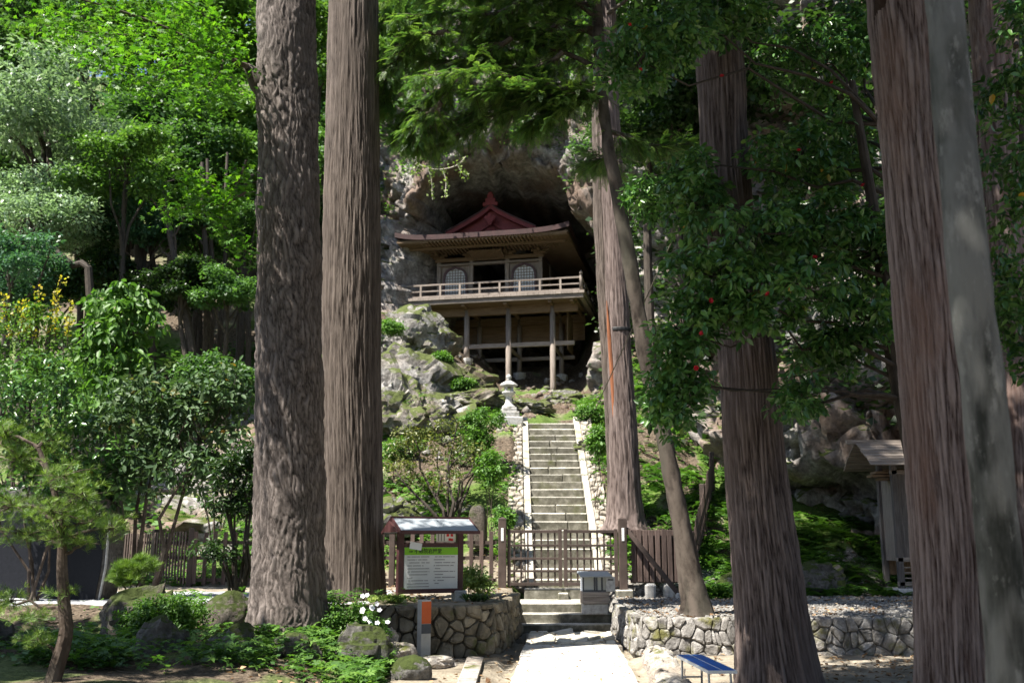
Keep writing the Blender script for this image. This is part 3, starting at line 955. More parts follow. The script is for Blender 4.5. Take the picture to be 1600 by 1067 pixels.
# panels and bell-shaped windows in the outer bays
def bell(w_, z0, z1, n=9):
    """Flame-headed window outline, half width w_."""
    pts = [(-w_ * 1.05, z0), (w_ * 1.05, z0)]
    hs = z0 + (z1 - z0) * .58
    pts.append((w_, hs))
    for i in range(1, n):
        a = i / n * math.pi / 2
        pts.append((w_ * math.cos(a) ** .75, hs + (z1 - hs) * (.9 * math.sin(a) ** .9)))
    pts.append((0, z1))
    for i in range(n - 1, 0, -1):
        a = i / n * math.pi / 2
        pts.append((-w_ * math.cos(a) ** .75, hs + (z1 - hs) * (.9 * math.sin(a) ** .9)))
    pts.append((-w_, hs))
    return pts
for cu in (-1.42, 1.42):
    inner = bell(.42, .42, 1.50); outer = bell(.50, .40, 1.585)
    tb('wall_panel', M['old_z'], ((cu, .04, 1.0), (1.22, .03, 1.2)))
    mb = MB()
    n = len(inner)
    vs = [(cu + p[0], v, p[1]) for v in (-.07, .03) for pp in (inner, outer) for p in pp]
    fs = []
    for i in range(n):
        j = (i + 1) % n
        fs += [(i, j, n + j, n + i), (2 * n + i, 3 * n + i, 3 * n + j, 2 * n + j), (i, 2 * n + i, 2 * n + j, j), (n + i, n + j, 3 * n + j, 3 * n + i)]
    mb.add(vs, fs)
    win = mb.build('window', M['brown_paint_dark'], T)
    pm = MB(); pm.prism([(cu + p[0] * 1.02, p[1]) for p in inner], .012, .02, lambda u, v, w_: (u, w_, v))
    pm.build('paper_pane', M['paper'], win)
    lm = MB()
    for k in range(-3, 4):
        u = k * .115
        top = 1.47 - .42 * (abs(u) / .42) ** 2.2
        lm.box((cu + u, -.012, (.42 + top) / 2), (.022, .03, top - .42))
    for k in range(9):
        z = .50 + k * .115
        hw = .42 if z < 1.02 else .42 * max(.1, 1 - ((z - 1.02) / .50) ** 2.4)
        lm.box((cu, -.008, z), (hw * 2, .03, .022))
    lm.build('lattice', M['old_z'], win)['kind'] = 'stuff'
    tb('wall_panel', M['old_x'], ((cu, .03, .2), (1.22, .03, .24)))
# middle bay: low lattice and the raised shutter
lm = MB()
for k in range(17): lm.box((-.62 + k * .0775, -.02, .38), (.022, .03, .56))
for k in range(7): lm.box((0, -.03, .14 + k * .085), (1.32, .03, .022))
lm.build('lattice_screen', M['old_z'], T)['kind'] = 'stuff'
mb = MB()
rot = Matrix.Rotation(R(-12), 3, 'X')
for k in range(14): mb.box(rot @ Vector((-.62 + k * .095, -.42, 0)) + Vector((0, -.08, 1.80)), (.085, .70, .03), rot)
mb.build('raised_shutter', M['tan_y'], T)
mb = MB()
for u in (-.5, .5): mb.bar((u, -.62, 1.90), (u, -.3, 2.2), .02, .02)
mb.build('shutter_hook', M['brown_paint_dark'], T)
# roof: hipped below, gabled above
EU0, EU1, EV0, EV1, EW = -3.4, 3.55, -1.9, 6.0, 2.34
EC, EHW = (EU0 + EU1) / 2, (EU1 - EU0) / 2
us = np.linspace(EU0, EU1, 61); vs_ = np.concatenate([np.linspace(EV0, .28, 14), np.linspace(.32, EV1, 20)])
UU, VV = np.meshgrid(us, vs_)
side = EW + 1.75 * np.clip(1 - np.abs(UU - EC * .3) / (EHW * 1.02), 0, 1) ** 1.45 + .02
fronth = np.where(VV < .3, EW + .34 * (VV - EV0) ** 1.05, 99)
curl = .20 * (np.abs(UU - EC) / EHW) ** 5 * (1 - .7 * sstep(EV0, 1.5, VV))
WW = np.minimum(side, fronth) + curl
top = np.stack([UU, VV, WW], -1).reshape(-1, 3)
rf = link('roof', np_mesh('roof', top, grid_faces(61, len(vs_)), False), M['roof_bark'], T)
eb = WW * 0 + EW - .20 + curl
mb = MB()
# eave edge band, front and both sides
def band(path, m, name, h=.2, t=.06, dz=0.0):
    vs, fs = [], []
    for (u, v, w_) in path:
        du, dv = (u - EC), (v - 2)
        iu, iv = (0, t) if abs(v - EV0) < 1e-6 else (-t if u > EC else t, 0)
        vs += [(u, v, w_ + .035 + dz), (u, v, w_ - h + dz), (u + iu, v + iv, w_ - h + dz), (u + iu, v + iv, w_ + .035 + dz)]
    for i in range(len(path) - 1):
        a, b = 4 * i, 4 * i + 4
        for k in range(4): fs.append((a + k, a + (k + 1) % 4, b + (k + 1) % 4, b + k))
    fs += [(3, 2, 1, 0), tuple(4 * (len(path) - 1) + k for k in range(4))]
    mb = MB(); mb.add(vs, fs); return mb.build(name, m, rf)
fr = [(float(u), EV0, float(EW + .20 * (abs(u - EC) / EHW) ** 5)) for u in us]
band(fr, M['roof_edge'], 'eave_edge', .16)
fr2 = [(u * .985 + EC * .015, EV0 + .0001, w_) for u, v, w_ in fr]
for uu in (EU0, EU1):
    sd = [(uu, float(v), float(EW + .20 * (1 - .7 * sstep(EV0, 1.5, v)))) for v in vs_]
    band(sd, M['roof_edge'], 'eave_edge', .16)
# soffit boards and two tiers of rafters
mb = MB()
for u0, u1, v0, v1 in ((EU0 + .07, EU1 - .07, EV0 + .07, 0.0), (EU0 + .07, -2.0, 0, EV1 - .1), (2.0, EU1 - .07, 0, EV1 - .1)):
    mb.box(((u0 + u1) / 2, (v0 + v1) / 2, EW - .145), (u1 - u0, v1 - v0, .03))
mb.build('soffit', M['tan_y'], rf)
mb = MB()
for i in range(46):
    u = EU0 + .12 + i * (EU1 - EU0 - .24) / 45
    cl_ = .20 * (abs(u - EC) / EHW) ** 5
    mb.box((u, EV0 / 2 + .04, EW - .21 + cl_ * .3), (.062, abs(EV0) - .1, .085))
mb.build('rafters', M['tan_y'], rf)['kind'] = 'stuff'
mb = MB()
for u0, u1 in ((EU0 + .1, -2.1), (2.1, EU1 - .1)):
    for i in range(40):
        v = EV0 + .15 + i * .17
        mb.box(((u0 + u1) / 2, v, EW - .205), (u1 - u0, .06, .08))
mb.build('rafters', M['tan_x'], rf)['kind'] = 'stuff'
tb('eave_purlin', M['tan_x'], ((EC, EV0 + .75, EW - .30), (EU1 - EU0 - .5, .10, .09)), parent=rf)
tb('eave_purlin', M['tan_x'], ((EC, EV0 + .10, EW - .155), (EU1 - EU0 - .2, .06, .09)), parent=rf)
for s in (-1, 1):
    uu = EC + s * (EHW - .1)
    MB().bar((s * 2.1 + .0, 0, EW - .28), (uu, EV0 + .1, EW - .12), .12, .12).build('hip_rafter', M['tan_y'], rf)
# gable: red boards, curved bargeboards, pendant, ridge ornament
GB, GA, GHW, GV = EW + .62, EW + 1.70, 1.72, .02
def gy(t):      # concave slope, t 0 at the ridge .. 1 at the foot
    return GA - (GA - GB) * (t ** .82)
gp = [(s * GHW * t, gy(t)) for s, ts in ((-1, np.linspace(1, 0, 12)), (1, np.linspace(0, 1, 12)[1:])) for t in ts]
gmb = MB(); gmb.prism([(u + .06, z - .05) for u, z in gp], .12, .26); gmb.build('gable', M['red_lacquer'], rf)
for off, wd, m in ((.20, .20, 'red_lacquer'), (.05, .055, 'roof_edge')):
    vs, fs = [], []
    prof = [(s * (GHW + .16) * t, gy(t) + off - .12) for s, ts in ((-1, np.linspace(1, 0, 14)), (1, np.linspace(0, 1, 14)[1:])) for t in ts]
    y0 = GV - .16 if m == 'red_lacquer' else GV - .20
    for u, z in prof:
        z_ = z if m == 'red_lacquer' else z + .19
        vs += [(u + .06, y0, z_), (u + .06, y0, z_ - wd), (u + .06, y0 + .3, z_ - wd), (u + .06, y0 + .3, z_)]
    for i in range(len(prof) - 1):
        a, b = 4 * i, 4 * i + 4
        for k in range(4): fs.append((a + k, a + (k + 1) % 4, b + (k + 1) % 4, b + k))
    fs += [(3, 2, 1, 0), tuple(4 * (len(prof) - 1) + k for k in range(4))]
    mb = MB(); mb.add(vs, fs); mb.build('bargeboard', M[m], rf)
mb = MB()
inn = [(s * .95 * t, GB + .52 - .52 * t ** .85 - .12) for s, ts in ((-1, np.linspace(1, 0, 8)), (1, np.linspace(0, 1, 8)[1:])) for t in ts]
for (u, z), (u2, z2) in zip(inn, inn[1:]): mb.bar((u + .06, .07, z), (u2 + .06, .07, z2), .08, .07)
mb.build('inner_rib', M['red_lacquer'], rf)
mb = MB()
for a, z, r in ((0, .0, .15), (-.14, .08, .10), (.14, .08, .10), (0, -.17, .08), (0, .2, .09)):
    mb.lathe([(r * .3, -.04), (r, -.03), (r, .03), (r * .3, .04)], 12, (0, 0, 0))
    k = len(mb.v) - 48
    mb.v[k:] = [(x + .06 + a, zz_ - .22, y + GA - .62 + z) for x, y, zz_ in mb.v[k:]]
mb.build('pendant', M['red_lacquer'], rf)
mb = MB(); mb.box((.06, 2.6, GA + .14), (.26, 5.4, .26), None, .03); mb.box((.06, 2.6, GA + .29), (.34, 5.4, .06), None, .02)
mb.build('ridge', M['roof_edge'], rf)
mb = MB(); mb.box((.06, -.14, GA + .16), (.42, .1, .30), None, .02); mb.box((.06, -.14, GA + .38), (.26, .1, .20), None, .02); mb.box((.06, -.14, GA + .52), (.17, .09, .12), None, .02)
for s in (-1, 1): mb.box((.06 + s * .24, -.14, GA + .06), (.14, .09, .16), None, .02)
mb.build('ridge_ornament', M['red_lacquer'], rf)

# ------------------------------------------------------------------ lantern beside the head of the stairs
LB = at(795, 661, 28.6); LB.z = 4.93
Lr = empty('stone_lantern', LB, R(8), 'grey stone lantern on stepped plinth at the head of the stairs', 'lantern')
rough_slab((0, 0, .11), (.74, .62, .26), 1, .012).build('plinth', M['granite'], Lr)
rough_slab((0, 0, .31), (.56, .50, .18), 2, .01).build('plinth', M['granite'], Lr)
rough_slab((0, 0, .46), (.42, .40, .12), 3, .008).build('plinth', M['granite'], Lr)
MB().lathe([(.20, .52), (.20, .56), (.13, .62), (.10, .70), (.085, .80), (.10, .86), (.17, .92), (.20, .96), (.20, 1.0)], 12).build('shaft', M['granite'], Lr)
fb = MB()
for a in range(4): fb.box((.09 * (1 if a % 2 else -1), .09 * (1 if a // 2 else -1), 1.08), (.06, .06, .16))
fb.box((0, 0, 1.02), (.25, .25, .04)); fb.build('fire_box', M['granite'], Lr)
MB().lathe([(.10, 1.14), (.25, 1.165), (.265, 1.195), (.21, 1.25), (.12, 1.30), (.05, 1.33)], 6).build('cap', M['granite'], Lr)
MB().lathe([(.05, 1.33), (.075, 1.345), (.05, 1.365), (.075, 1.40), (.085, 1.43), (.07, 1.47), (.03, 1.51)], 10).build('finial', M['granite'], Lr, smooth=True)

# ------------------------------------------------------------------ gate and fences
GY_ = 21.02
gate = empty('timber_gate', (1.05, GY_, .55), 0, 'closed brown lattice gate across the foot of the staircase', 'gate')
for i, x in enumerate((-.2, 2.29)):
    p = MB().box((x, GY_, 1.32), (.17, .17, 1.56), None, .012).build('post', M['brown_paint'], gate, world=True)
    MB().lathe([(.122, 2.10), (.118, 2.12), (.015, 2.155)], 4, (x, GY_, 0), R(45)).build('post_cap', M['brown_paint'], p)
    for c in p.children: c.data.transform(Matrix.Translation(-gate.location))
    MB().box((x + .0, GY_ - .092, 1.80 + .0), (.05, .008, .26)).build('name_plate', M['white'], gate, world=True)
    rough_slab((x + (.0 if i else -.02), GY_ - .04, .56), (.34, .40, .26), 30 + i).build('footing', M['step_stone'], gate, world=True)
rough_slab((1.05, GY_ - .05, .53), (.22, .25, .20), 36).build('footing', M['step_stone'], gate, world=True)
for x0, x1 in ((-.10, 1.035), (1.065, 2.19)):
    leaf = MB().box((x0 + .04, GY_, 1.33), (.075, .06, 1.16), None, .006).build('gate_leaf', M['brown_paint'], gate, world=True)
    def sub(name, c, s):
        mb = MB().box(c, s, None, .004)
        L = gate.location
        mb.v = [(a - L.x, b - L.y, z - L.z) for a, b, z in mb.v]
        mb.build(name, M['brown_paint'], leaf)
    for z in (.80, 1.06, 1.31, 1.575, 1.86):
        sub('rail', ((x0 + x1) / 2, GY_ - .004, z), (x1 - x0 - .01, .045, .062 if z in (.80, 1.86) else .045))
    sub('stile', (x1 - .04, GY_, 1.33), (.075, .06, 1.16))
    nbar = 7
    for k in range(nbar):
        x = x0 + .08 + (k + .5) * (x1 - x0 - .16) / nbar
        sub('bar', (x, GY_ + .02, 1.33), (.036, .03, 1.06))

def fence(name, label, p0, p1, nslat, h, zf, post_at=(0, 1), slat_w=.085, rails=(.12, .52, .80), two=False, m='fence_wood', drop=0.0, pm='brown_paint'):
    p0, p1 = Vector((*p0, 0)), Vector((*p1, 0))
    d = p1 - p0
    ang = math.atan2(d.y, d.x)
    Lg = d.length
    root = empty(name, (p0.x, p0.y, zf(0)), ang, label, 'fence')
    def base(t): return zf(t) - zf(0) + drop
    for z in rails:
        mb = MB()
        mb.bar((0, .03, base(0) + z * h), (Lg, .03, base(1) + z * h), .045, .07)
        mb.build('rail', M[pm], root)
    me_cache = None
    for i in range(nslat):
        t = (i + .5) / nslat
        if me_cache is None:
            mb = MB(); mb.box((0, 0, h * .5 + .02), (slat_w, .024, h * .96), None, .005)
            me_cache = mb.mesh('slat'); me_cache.materials.append(M[m])
        o = link('slat', me_cache, None, root, (t * Lg, -.01, base(t) + random.uniform(-.012, .012)), (0, random.uniform(-.012, .012), 0))
        if two:
            link('slat', me_cache, None, root, (t * Lg + .5 * Lg / nslat, .075, base(t) - .01), (0, random.uniform(-.01, .01), 0))
    for t in post_at:
        mb = MB(); mb.box((t * Lg, .035, base(t) + h * .5), (.12, .12, h * 1.14), None, .01)
        mb.build('post', M[pm], root)
    return root

fence('slat_fence', 'brown slat fence running left from the gate behind the information board', (-6.7, 21.22), (-.32, 21.05), 31, 1.12, lambda t: .74, (0, .33, .66))
fence('slat_fence', 'brown slat fence turning back into the shade beside the dark monument', (-9.6, 25.2), (-6.8, 21.30), 24, 1.12, lambda t: .74, (0, .5), m='fence_wood')
fr_ = fence('slat_fence', 'close boarded brown fence panel right of the gate on stone feet', (2.45, 21.08), (3.60, 21.14), 9, 1.10, lambda t: .80, (1,), .095, (.05, .5, .86), two=True)
for x in (2.85, 3.25): rough_slab((x - 2.45, .03, -.17), (.22, .24, .36), int(x * 9), .02, .05).build('foot_stone', M['granite'], fr_)
mb = MB(); mb.bar((2.36 - 2.45, -.06, 1.12), (3.32 - 2.45, -.62, -.20), .07, .09, .008); mb.build('brace', M['brown_paint'], fr_)
rough_slab((3.33 - 2.45, -.63, -.26), (.17, .17, .22), 5, .006).build('foot_stone', M['granite'], fr_)
fence('slat_fence', 'brown slat fence climbing the bank behind the slender leaning tree', (3.85, 21.6), (5.15, 25.6), 24, 1.15, lambda t: hz(3.85 + 1.3 * t, 21.6 + 4 * t) - .15, (0, .5, 1), two=False)

# ------------------------------------------------------------------ information board
B = empty('information_board', (-1.28, 15.95, .72), R(27), 'roofed information board with green title band on the left terrace', 'notice board')
for u in (-.50, .50):
    MB().box((u, 0, .55), (.095, .095, 1.12), None, .008).build('post', M['brown_paint_dark'], B)
rough_slab((.50, 0, .07), (.2, .2, .20), 4, .004).build('footing', M['granite'], B)
rough_slab((-.50, 0, .02), (.2, .2, .10), 5, .004).build('footing', M['granite'], B)
for z in (.17, .865):
    MB().box((0, -.005, z), (.91, .07, .07), None, .006).build('crossbar', M['brown_paint_dark'], B)
pn = MB().box((0, -.03, .52), (.90, .03, .63)).build('panel', M['panel'], B)
MB().box((0, -.048, .775), (.895, .008, .115)).build('title_band', M['green_band'], pn)
def text_mesh(body, size):
    cu = bpy.data.curves.new('title', 'FONT'); cu.body = body; cu.size = size; cu.align_x = 'CENTER'; cu.align_y = 'CENTER'; cu.extrude = .001; cu.offset = size * .012
    o = bpy.data.objects.new('title', cu); COL.objects.link(o)
    dg = bpy.context.evaluated_depsgraph_get()
    me = bpy.data.meshes.new_from_object(o.evaluated_get(dg))
    bpy.data.objects.remove(o); return me
tm = text_mesh('不動院岩屋堂', .078)
link('title_lettering', tm, M['ink'], pn, (-.06, -.0535, .772), (R(90), 0, 0))
tm = text_mesh('史跡', .03)
link('title_lettering', tm, M['ink'], pn, (-.345, -.0535, .768), (R(90), 0, 0))
tx_ = MB(); rr = random.Random(5)
for c0, lens in ((-.40, (.36, .34, .36, .27, .35, .36, .33, .08, .34, .36, .36)), (.04, (.35, .19, .36, .33, .10, .35, .15, .36, .17, .09))):
    for k, ln_ in enumerate(lens):
        x = c0 + (.02 if rr.random() < .35 else 0); e = c0 + ln_
        while x < e:
            wv = rr.uniform(.012, .018)
            if rr.random() < .93: tx_.box((x + wv / 2, -.0475, .69 - k * .045), (wv * .85, .003, .014))
            x += wv
tx_.build('text_lines', M['ink_grey'], pn)
# bent sheets pinned above
MB().box((-.27, -.062, .855), (.20, .006, .11), Matrix.Rotation(R(9), 3, 'Y')).build('paper_notice', M['paper'], B)
nt_b = MB().box((.27, .02, .985), (.33, .012, .14)).build('small_sign', M['white'], B)
mb = MB()
for k in range(3): mb.box((.14 + k * .05, .012, .985), (.018, .004, .11))
mb.build('sign_print', M['ink_grey'], nt_b)
mb = MB()
for u, z in ((.30, 1.02), (.37, 1.02), (.335, .955), (.37, .95)): mb.box((u, .012, z), (.042, .004, .038))
mb.build('sign_print', M['ink_red'], nt_b)
rfb = MB()
prof = [(-.40, 1.085), (0, 1.285), (.40, 1.085)]
vs = []
for u in (-.66, .66):
    for y, z in prof: vs.append((u, y, z))
    for y, z in prof: vs.append((u, y, z - .035))
rfb.add(vs, [(0, 1, 7, 6), (1, 2, 8, 7), (3, 9, 10, 4), (4, 10, 11, 5), (0, 6, 9, 3), (2, 5, 11, 8), (0, 3, 4, 1), (1, 4, 5, 2), (6, 7, 10, 9), (7, 8, 11, 10)])
rb = rfb.build('roof', M['tin'], B)
for u in (-.655, .655):
    mb = MB(); mb.prism([(-.42, 1.035), (0, 1.24), (.42, 1.035), (.42, 1.075), (0, 1.30), (-.42, 1.075)], u - .012, u + .012, lambda a, b_, c_: (c_, a, b_)); mb.build('barge_board', M['brown_paint_dark'], rb)
    mb = MB(); mb.prism([(-.36, 1.06), (.36, 1.06), (0, 1.235)], u - .03 * (1 if u < 0 else -1) - .015, u - .03 * (1 if u < 0 else -1) + .015, lambda a, b_, c_: (c_, a, b_)); mb.build('gable_board', M['brown_paint_dark'], rb)
for s in (-1, 1):
    MB().box((0, s * .408, 1.062), (1.32, .02, .05)).build('fascia', M['brown_paint_dark'], rb)
MB().box((0, 0, 1.292), (1.34, .05, .03)).build('ridge_strip', M['brown_paint_dark'], rb)

# ------------------------------------------------------------------ marker post, offering box, bench
mp = empty('marker_post', (-1.24, 14.55, 0), R(28), 'square concrete marker post with orange plate before the brown stone wall', 'post')
MB().box((0, 0, .40), (.15, .15, .86), None, .008).build('shaft', M['concrete'], mp)
MB().box((.0, -.077, .66), (.142, .006, .30)).build('orange_plate', M['orange'], mp)
MB().box((.0, -.077, .44), (.142, .006, .13)).build('label_plate', M['slate'], mp)

ob = empty('offering_box', (1.56, 19.40, .334), R(3), 'grey offering box with glass front standing on the steps before the gate', 'offering box')
rough_slab((0, 0, .08), (.46, .40, .20), 8, .004).build('base', M['granite'], ob)
rough_slab((0, 0, .285), (.50, .44, .225), 9, .003, .012).build('lower_case', M['old_x'], ob)
MB().box((0, .02, .54), (.48, .38, .28)).build('cabinet', M['paper'], ob)
fm = MB()
for u in (-.235, -.02, .02, .12, .235): fm.box((u, -.185, .54), (.028, .04, .29))
for z in (.41, .675): fm.box((0, -.185, z), (.498, .036, .03))
fm.build('frame', M['slate'], ob)
for a, b_ in ((-.22, -.035), (.035, .105), (.135, .22)):
    MB().box(((a + b_) / 2, -.176, .54), (b_ - a, .006, .245)).build('pane', M['glass'], ob)
lid = MB(); lid.box((0, -.02, .71), (.60, .54, .035), Matrix.Rotation(R(7), 3, 'X'), .008); lid.build('lid', M['tin'], ob)
cb = MB().box((.275, -.16, .53), (.17, .16, .27), None, .01).build('coin_box', M['granite'], ob)
MB().box((.275, -.242, .615), (.10, .006, .022)).build('slot', M['black'], cb)
MB().box((.262, -.242, .50), (.012, .005, .10)).build('lettering', M['ink_grey'], cb)

bn = empty('folding_bench', (2.03, 10.95, 0), R(3), 'low blue topped bench with white edge beside the tall cedar', 'bench')
MB().box((.0, 0, .375), (.27, 1.44, .022)).build('seat', M['blue'], bn)
MB().box((0, 0, .388), (.008, 1.42, .004)).build('centre_line', M['white'], bn)
mb = MB()
for u in (-.14, .14): mb.box((u, 0, .372), (.012, 1.46, .03))
for v in (-.725, .725): mb.box((0, v, .372), (.28, .012, .03))
mb.build('edge_trim', M['white'], bn)
for u in (-.11, .11):
    for v in (-.60, .60):
        lg = MB().tube([(u, v, .365), (u, v * 1.06, .0)], [.012, .012], 8).build('leg', M['steel'], bn)
        MB().tube([(u, v * 1.055, .03), (u, v * 1.06, -.005)], [.018, .018], 8).build('foot_cap', M['orange'], lg)
for v in (-.62, .62): MB().tube([(-.11, v, .16), (.11, v, .16)], [.009, .009], 6).build('leg_brace', M['steel'], bn)

# ------------------------------------------------------------------ small roofed shelter on the right
Sh = empty('wooden_shelter', (8.85, 22.05, .50), R(0), 'tall narrow weathered wooden shelter with plank roof under the overhang', 'shelter')
rough_slab((0.1, 0, .06), (1.75, 1.2, .24), 3, .02, .05).build('base_stone', M['rock'] if False else M['granite'], Sh)
for u, v in ((-.62, -.42), (-.62, .42), (.72, -.42), (.72, .42)):
    MB().box((u, v, 1.50), (.12, .12, 2.7), None, .008).build('post', M['shed'], Sh)
for k in range(5):
    MB().box((-.435 + k * .235, -.40, 1.68), (.228, .03, 1.85)).build('wall_board', M['shed'], Sh)
MB().box((.05, .40, 1.6), (1.25, .03, 2.3)).build('back_board', M['tan_z'], Sh)
MB().box((-.60, 0, 1.68), (.03, .75, 1.85)).build('side_board', M['old_z'], Sh)
for z in (.28, .78, 2.62): MB().box((.05, -.44, z), (1.5, .08, .09), None, .008).build('rail', M['old_x'], Sh)
for k in range(3): MB().box((.05, -.44, .40 + k * .11), (1.3, .03, .025)).build('slat', M['old_x'], Sh)
mb = MB(); mb.box((-.85, -.2, 2.55), (.42, .30, .05)); mb.box((-.80, -.2, 2.62), (.36, .36, .05)); mb.box((-.78, -.2, 2.48), (.24, .22, .05)); mb.build('bracket', M['tan_x'], Sh)
rS = MB(); rS.bar((-1.45, 0, 3.31), (1.4, 0, 3.31), .12, .09); rS = rS.build('roof', M['old_x'], Sh)
for s in (-1, 1):
    for k in range(8):
        v0 = .06 + k * .115
        z = 3.30 - v0 * .62 + .012
        for j in range(1):
            u0 = random.uniform(-.02, .02)
            mb = MB(); mb.box((0, 0, 0), (2.62, .15, .022), None, .003)
            mb.v = [Matrix.Rotation(-s * math.atan(.62) + s * .09, 3, 'X') @ Vector(p) for p in mb.v]
            mb.v = [(p[0] + u0 + .05, p[1] + s * v0, p[2] + z) for p in mb.v]
            mb.build('roof_plank', M['old_x'], rS)


# ------------------------------------------------------------------ rocks
def rock_mesh(size, seed, sub=4, blocky=.22, square=1.0):
    bm = bmesh.new(); bmesh.ops.create_icosphere(bm, subdivisions=sub, radius=1.0)
    me = bpy.data.meshes.new('rock'); bm.to_mesh(me); bm.free()
    V = np.zeros(len(me.vertices) * 3, np.float32); me.vertices.foreach_get('co', V); V = V.reshape(-1, 3).astype(float)
    o = np.array([seed * 3.7, seed * 1.3, -seed * 2.1])
    A, e = facets(V * 1.0 + o, .95, seed)
    A2, e2 = facets(V + o, .35, seed + 9)
    r = 1 + blocky * A + blocky * .35 * A2 + .10 * fbm(V * 1.6 + o, 4, seed)
    V = V * r[:, None]
    if square != 1.0: V = np.sign(V) * np.abs(V) ** square
    V = V * np.array(size)
    V[:, 2] = np.maximum(V[:, 2], -size[2] * .55)
    me.vertices.foreach_set('co', V.astype(np.float32).ravel())
    me.update()
    return me
def rock(name, label, loc, size, seed, m='rock', rz=0., cat='rock', group=None, blocky=.22, smooth=False, sub=4, square=1.0):
    me = rock_mesh(size, seed, sub, blocky, square)
    if smooth: me.polygons.foreach_set('use_smooth', np.ones(len(me.polygons), bool))
    o = link(name, me, M[m], None, loc, (0, 0, rz))
    return tag(o, label, cat, group)

rock('boulder', 'rounded grey boulder at the foot of the rough barked trunk', (-3.95, 14.35, .55), (.36, .32, .40), 3, blocky=.08, smooth=True)
rock('boulder', 'dark boulder capped by a clipped green bush beside the white gravel', (-5.0, 14.0, .55), (.62, .45, .46), 5, blocky=.15)
rock('boulder', 'dark blotched rock in the ground cover left of the rough trunk', (-3.35, 12.35, .34), (.34, .28, .30), 8)
rock('boulder', 'dark upright rock half hidden by leaves in the left foreground', (-4.15, 12.3, .36), (.32, .25, .36), 11)
rock('boulder', 'blue grey angular rock in the green cover below the rough trunk', (-2.55, 12.25, .32), (.27, .25, .26), 14)
rock('boulder', 'craggy grey rock under the white azalea', (-1.88, 13.0, .28), (.36, .26, .34), 17)
rock('boulder', 'rounded dark grey stone at the lower edge near the marker post', (-1.22, 12.65, .08), (.26, .22, .20), 20, blocky=.07, smooth=True)
rock('boulder', 'flat sunlit stone lying before the marker post', (-1.05, 13.9, .04), (.30, .20, .10), 23, 'rock_pale')
rock('boulder', 'small pale stone between azalea and marker post', (-1.70, 14.3, .30), (.13, .12, .16), 26, 'rock_pale')
rock('boulder', 'low block of stone left of the marker post', (-1.55, 13.95, .14), (.24, .2, .16), 29, 'rock_pale')
rock('boulder', 'long flat slab of rock in the dark lower left corner', (-5.0, 11.6, .2), (.7, .4, .22), 32)
rock('boulder', 'mossy rock at the far left behind the pine', (-6.9, 12.6, .4), (.7, .5, .5), 35)
for px, py, D, sz, sd, lab in ((640, 590, 31.5, (1.3, 1.0, 1.5), 61, 'tall pale crag block below the left end of the temple'), (700, 590, 32.5, (1.2, 1.0, .9), 64, 'broad pale rock between crag and temple pillars'), (615, 650, 28.5, (.9, .8, 1.1), 67, 'grey crag block low on the slope beside the straight cedar'),
        (740, 628, 31, (1.1, .8, .5), 70, 'flat ledge of rock left of the stone lantern'), (670, 660, 28.5, (.9, .8, .7), 73, 'sunlit rock above the bushy evergreen tree'), (610, 800, 23.5, (.6, .5, .5), 76, 'pale rock behind the roof of the information board'), (650, 520, 35, (1.2, 1.0, 1.3), 79, 'bright crag rock just under the temple deck'), (930, 665, 27.2, (.5, .4, .3), 82, 'low pale stones right of the head of the stairs'), (820, 640, 31.5, (.7, .5, .3), 85, 'low rock on the slope above the stair head'), (890, 625, 34, (.7, .5, .4), 88, 'rough stone below the right front pillar')):
    q_ = at(px, py, D)
    sz = (sz[0] * 1.25, sz[1] * 1.2, sz[2])
    rock('outcrop', lab, (q_.x, D, min(q_.z, hz(q_.x, D) + sz[2] * .28)), sz, sd, 'outcrop', blocky=.30, sub=5)
p_ = at(746, 826, 22.6)
rock('standing_stone', 'upright weathered grey standing stone on the slope behind the board', (p_.x, 22.5, hz(p_.x, 22.5) + .45), (.21, .15, .60), 38, 'rock', blocky=.05, square=.6, smooth=True, cat='stone')
p_ = at(1120, 880, 21.4)
rock('boulder', 'large mossy stone by the terrace behind the leaning tree', (4.9, 21.3, .75), (.75, .4, .32), 41, blocky=.12)
rock('boulder', 'dark mossy stone beside the small shelter', (6.6, 21.9, .8), (.5, .4, .4), 44)

# stone edging slab left of the path
rough_slab((-.52, 12.4, -.01), (.22, 4.2, .16), 77, .012).build('kerb', M['rock_pale'])['kind'] = 'structure'

# ------------------------------------------------------------------ dark stone monument
mn = empty('stone_monument', (-7.75, 16.9, .70), R(-6), 'large dark polished stone monument at the far left behind the pine', 'monument')
body = MB()
prof = [(-1.5, -.1), (1.12, -.1), (1.20, .5), (1.22, 1.2), (1.12, 1.62), (.6, 1.80), (-.4, 1.86), (-1.5, 1.8)]
body.prism(prof, -.14, .30)
body.build('slab', M['granite'] if False else M['rock'], mn)
face = MB(); face.prism([(-1.46, .0), (1.0, .0), (1.07, .5), (1.08, 1.15), (1.0, 1.42), (-1.46, 1.42)], -.155, -.145); face.build('inscribed_face', M['polished'], mn)
chm = MB(); chm.bar((1.09, -.15, 0), (1.16, -.15, .55), .015, .09); chm.bar((1.16, -.15, .55), (1.165, -.15, 1.3), .015, .09); chm.build('chamfer', M['granite'], mn)

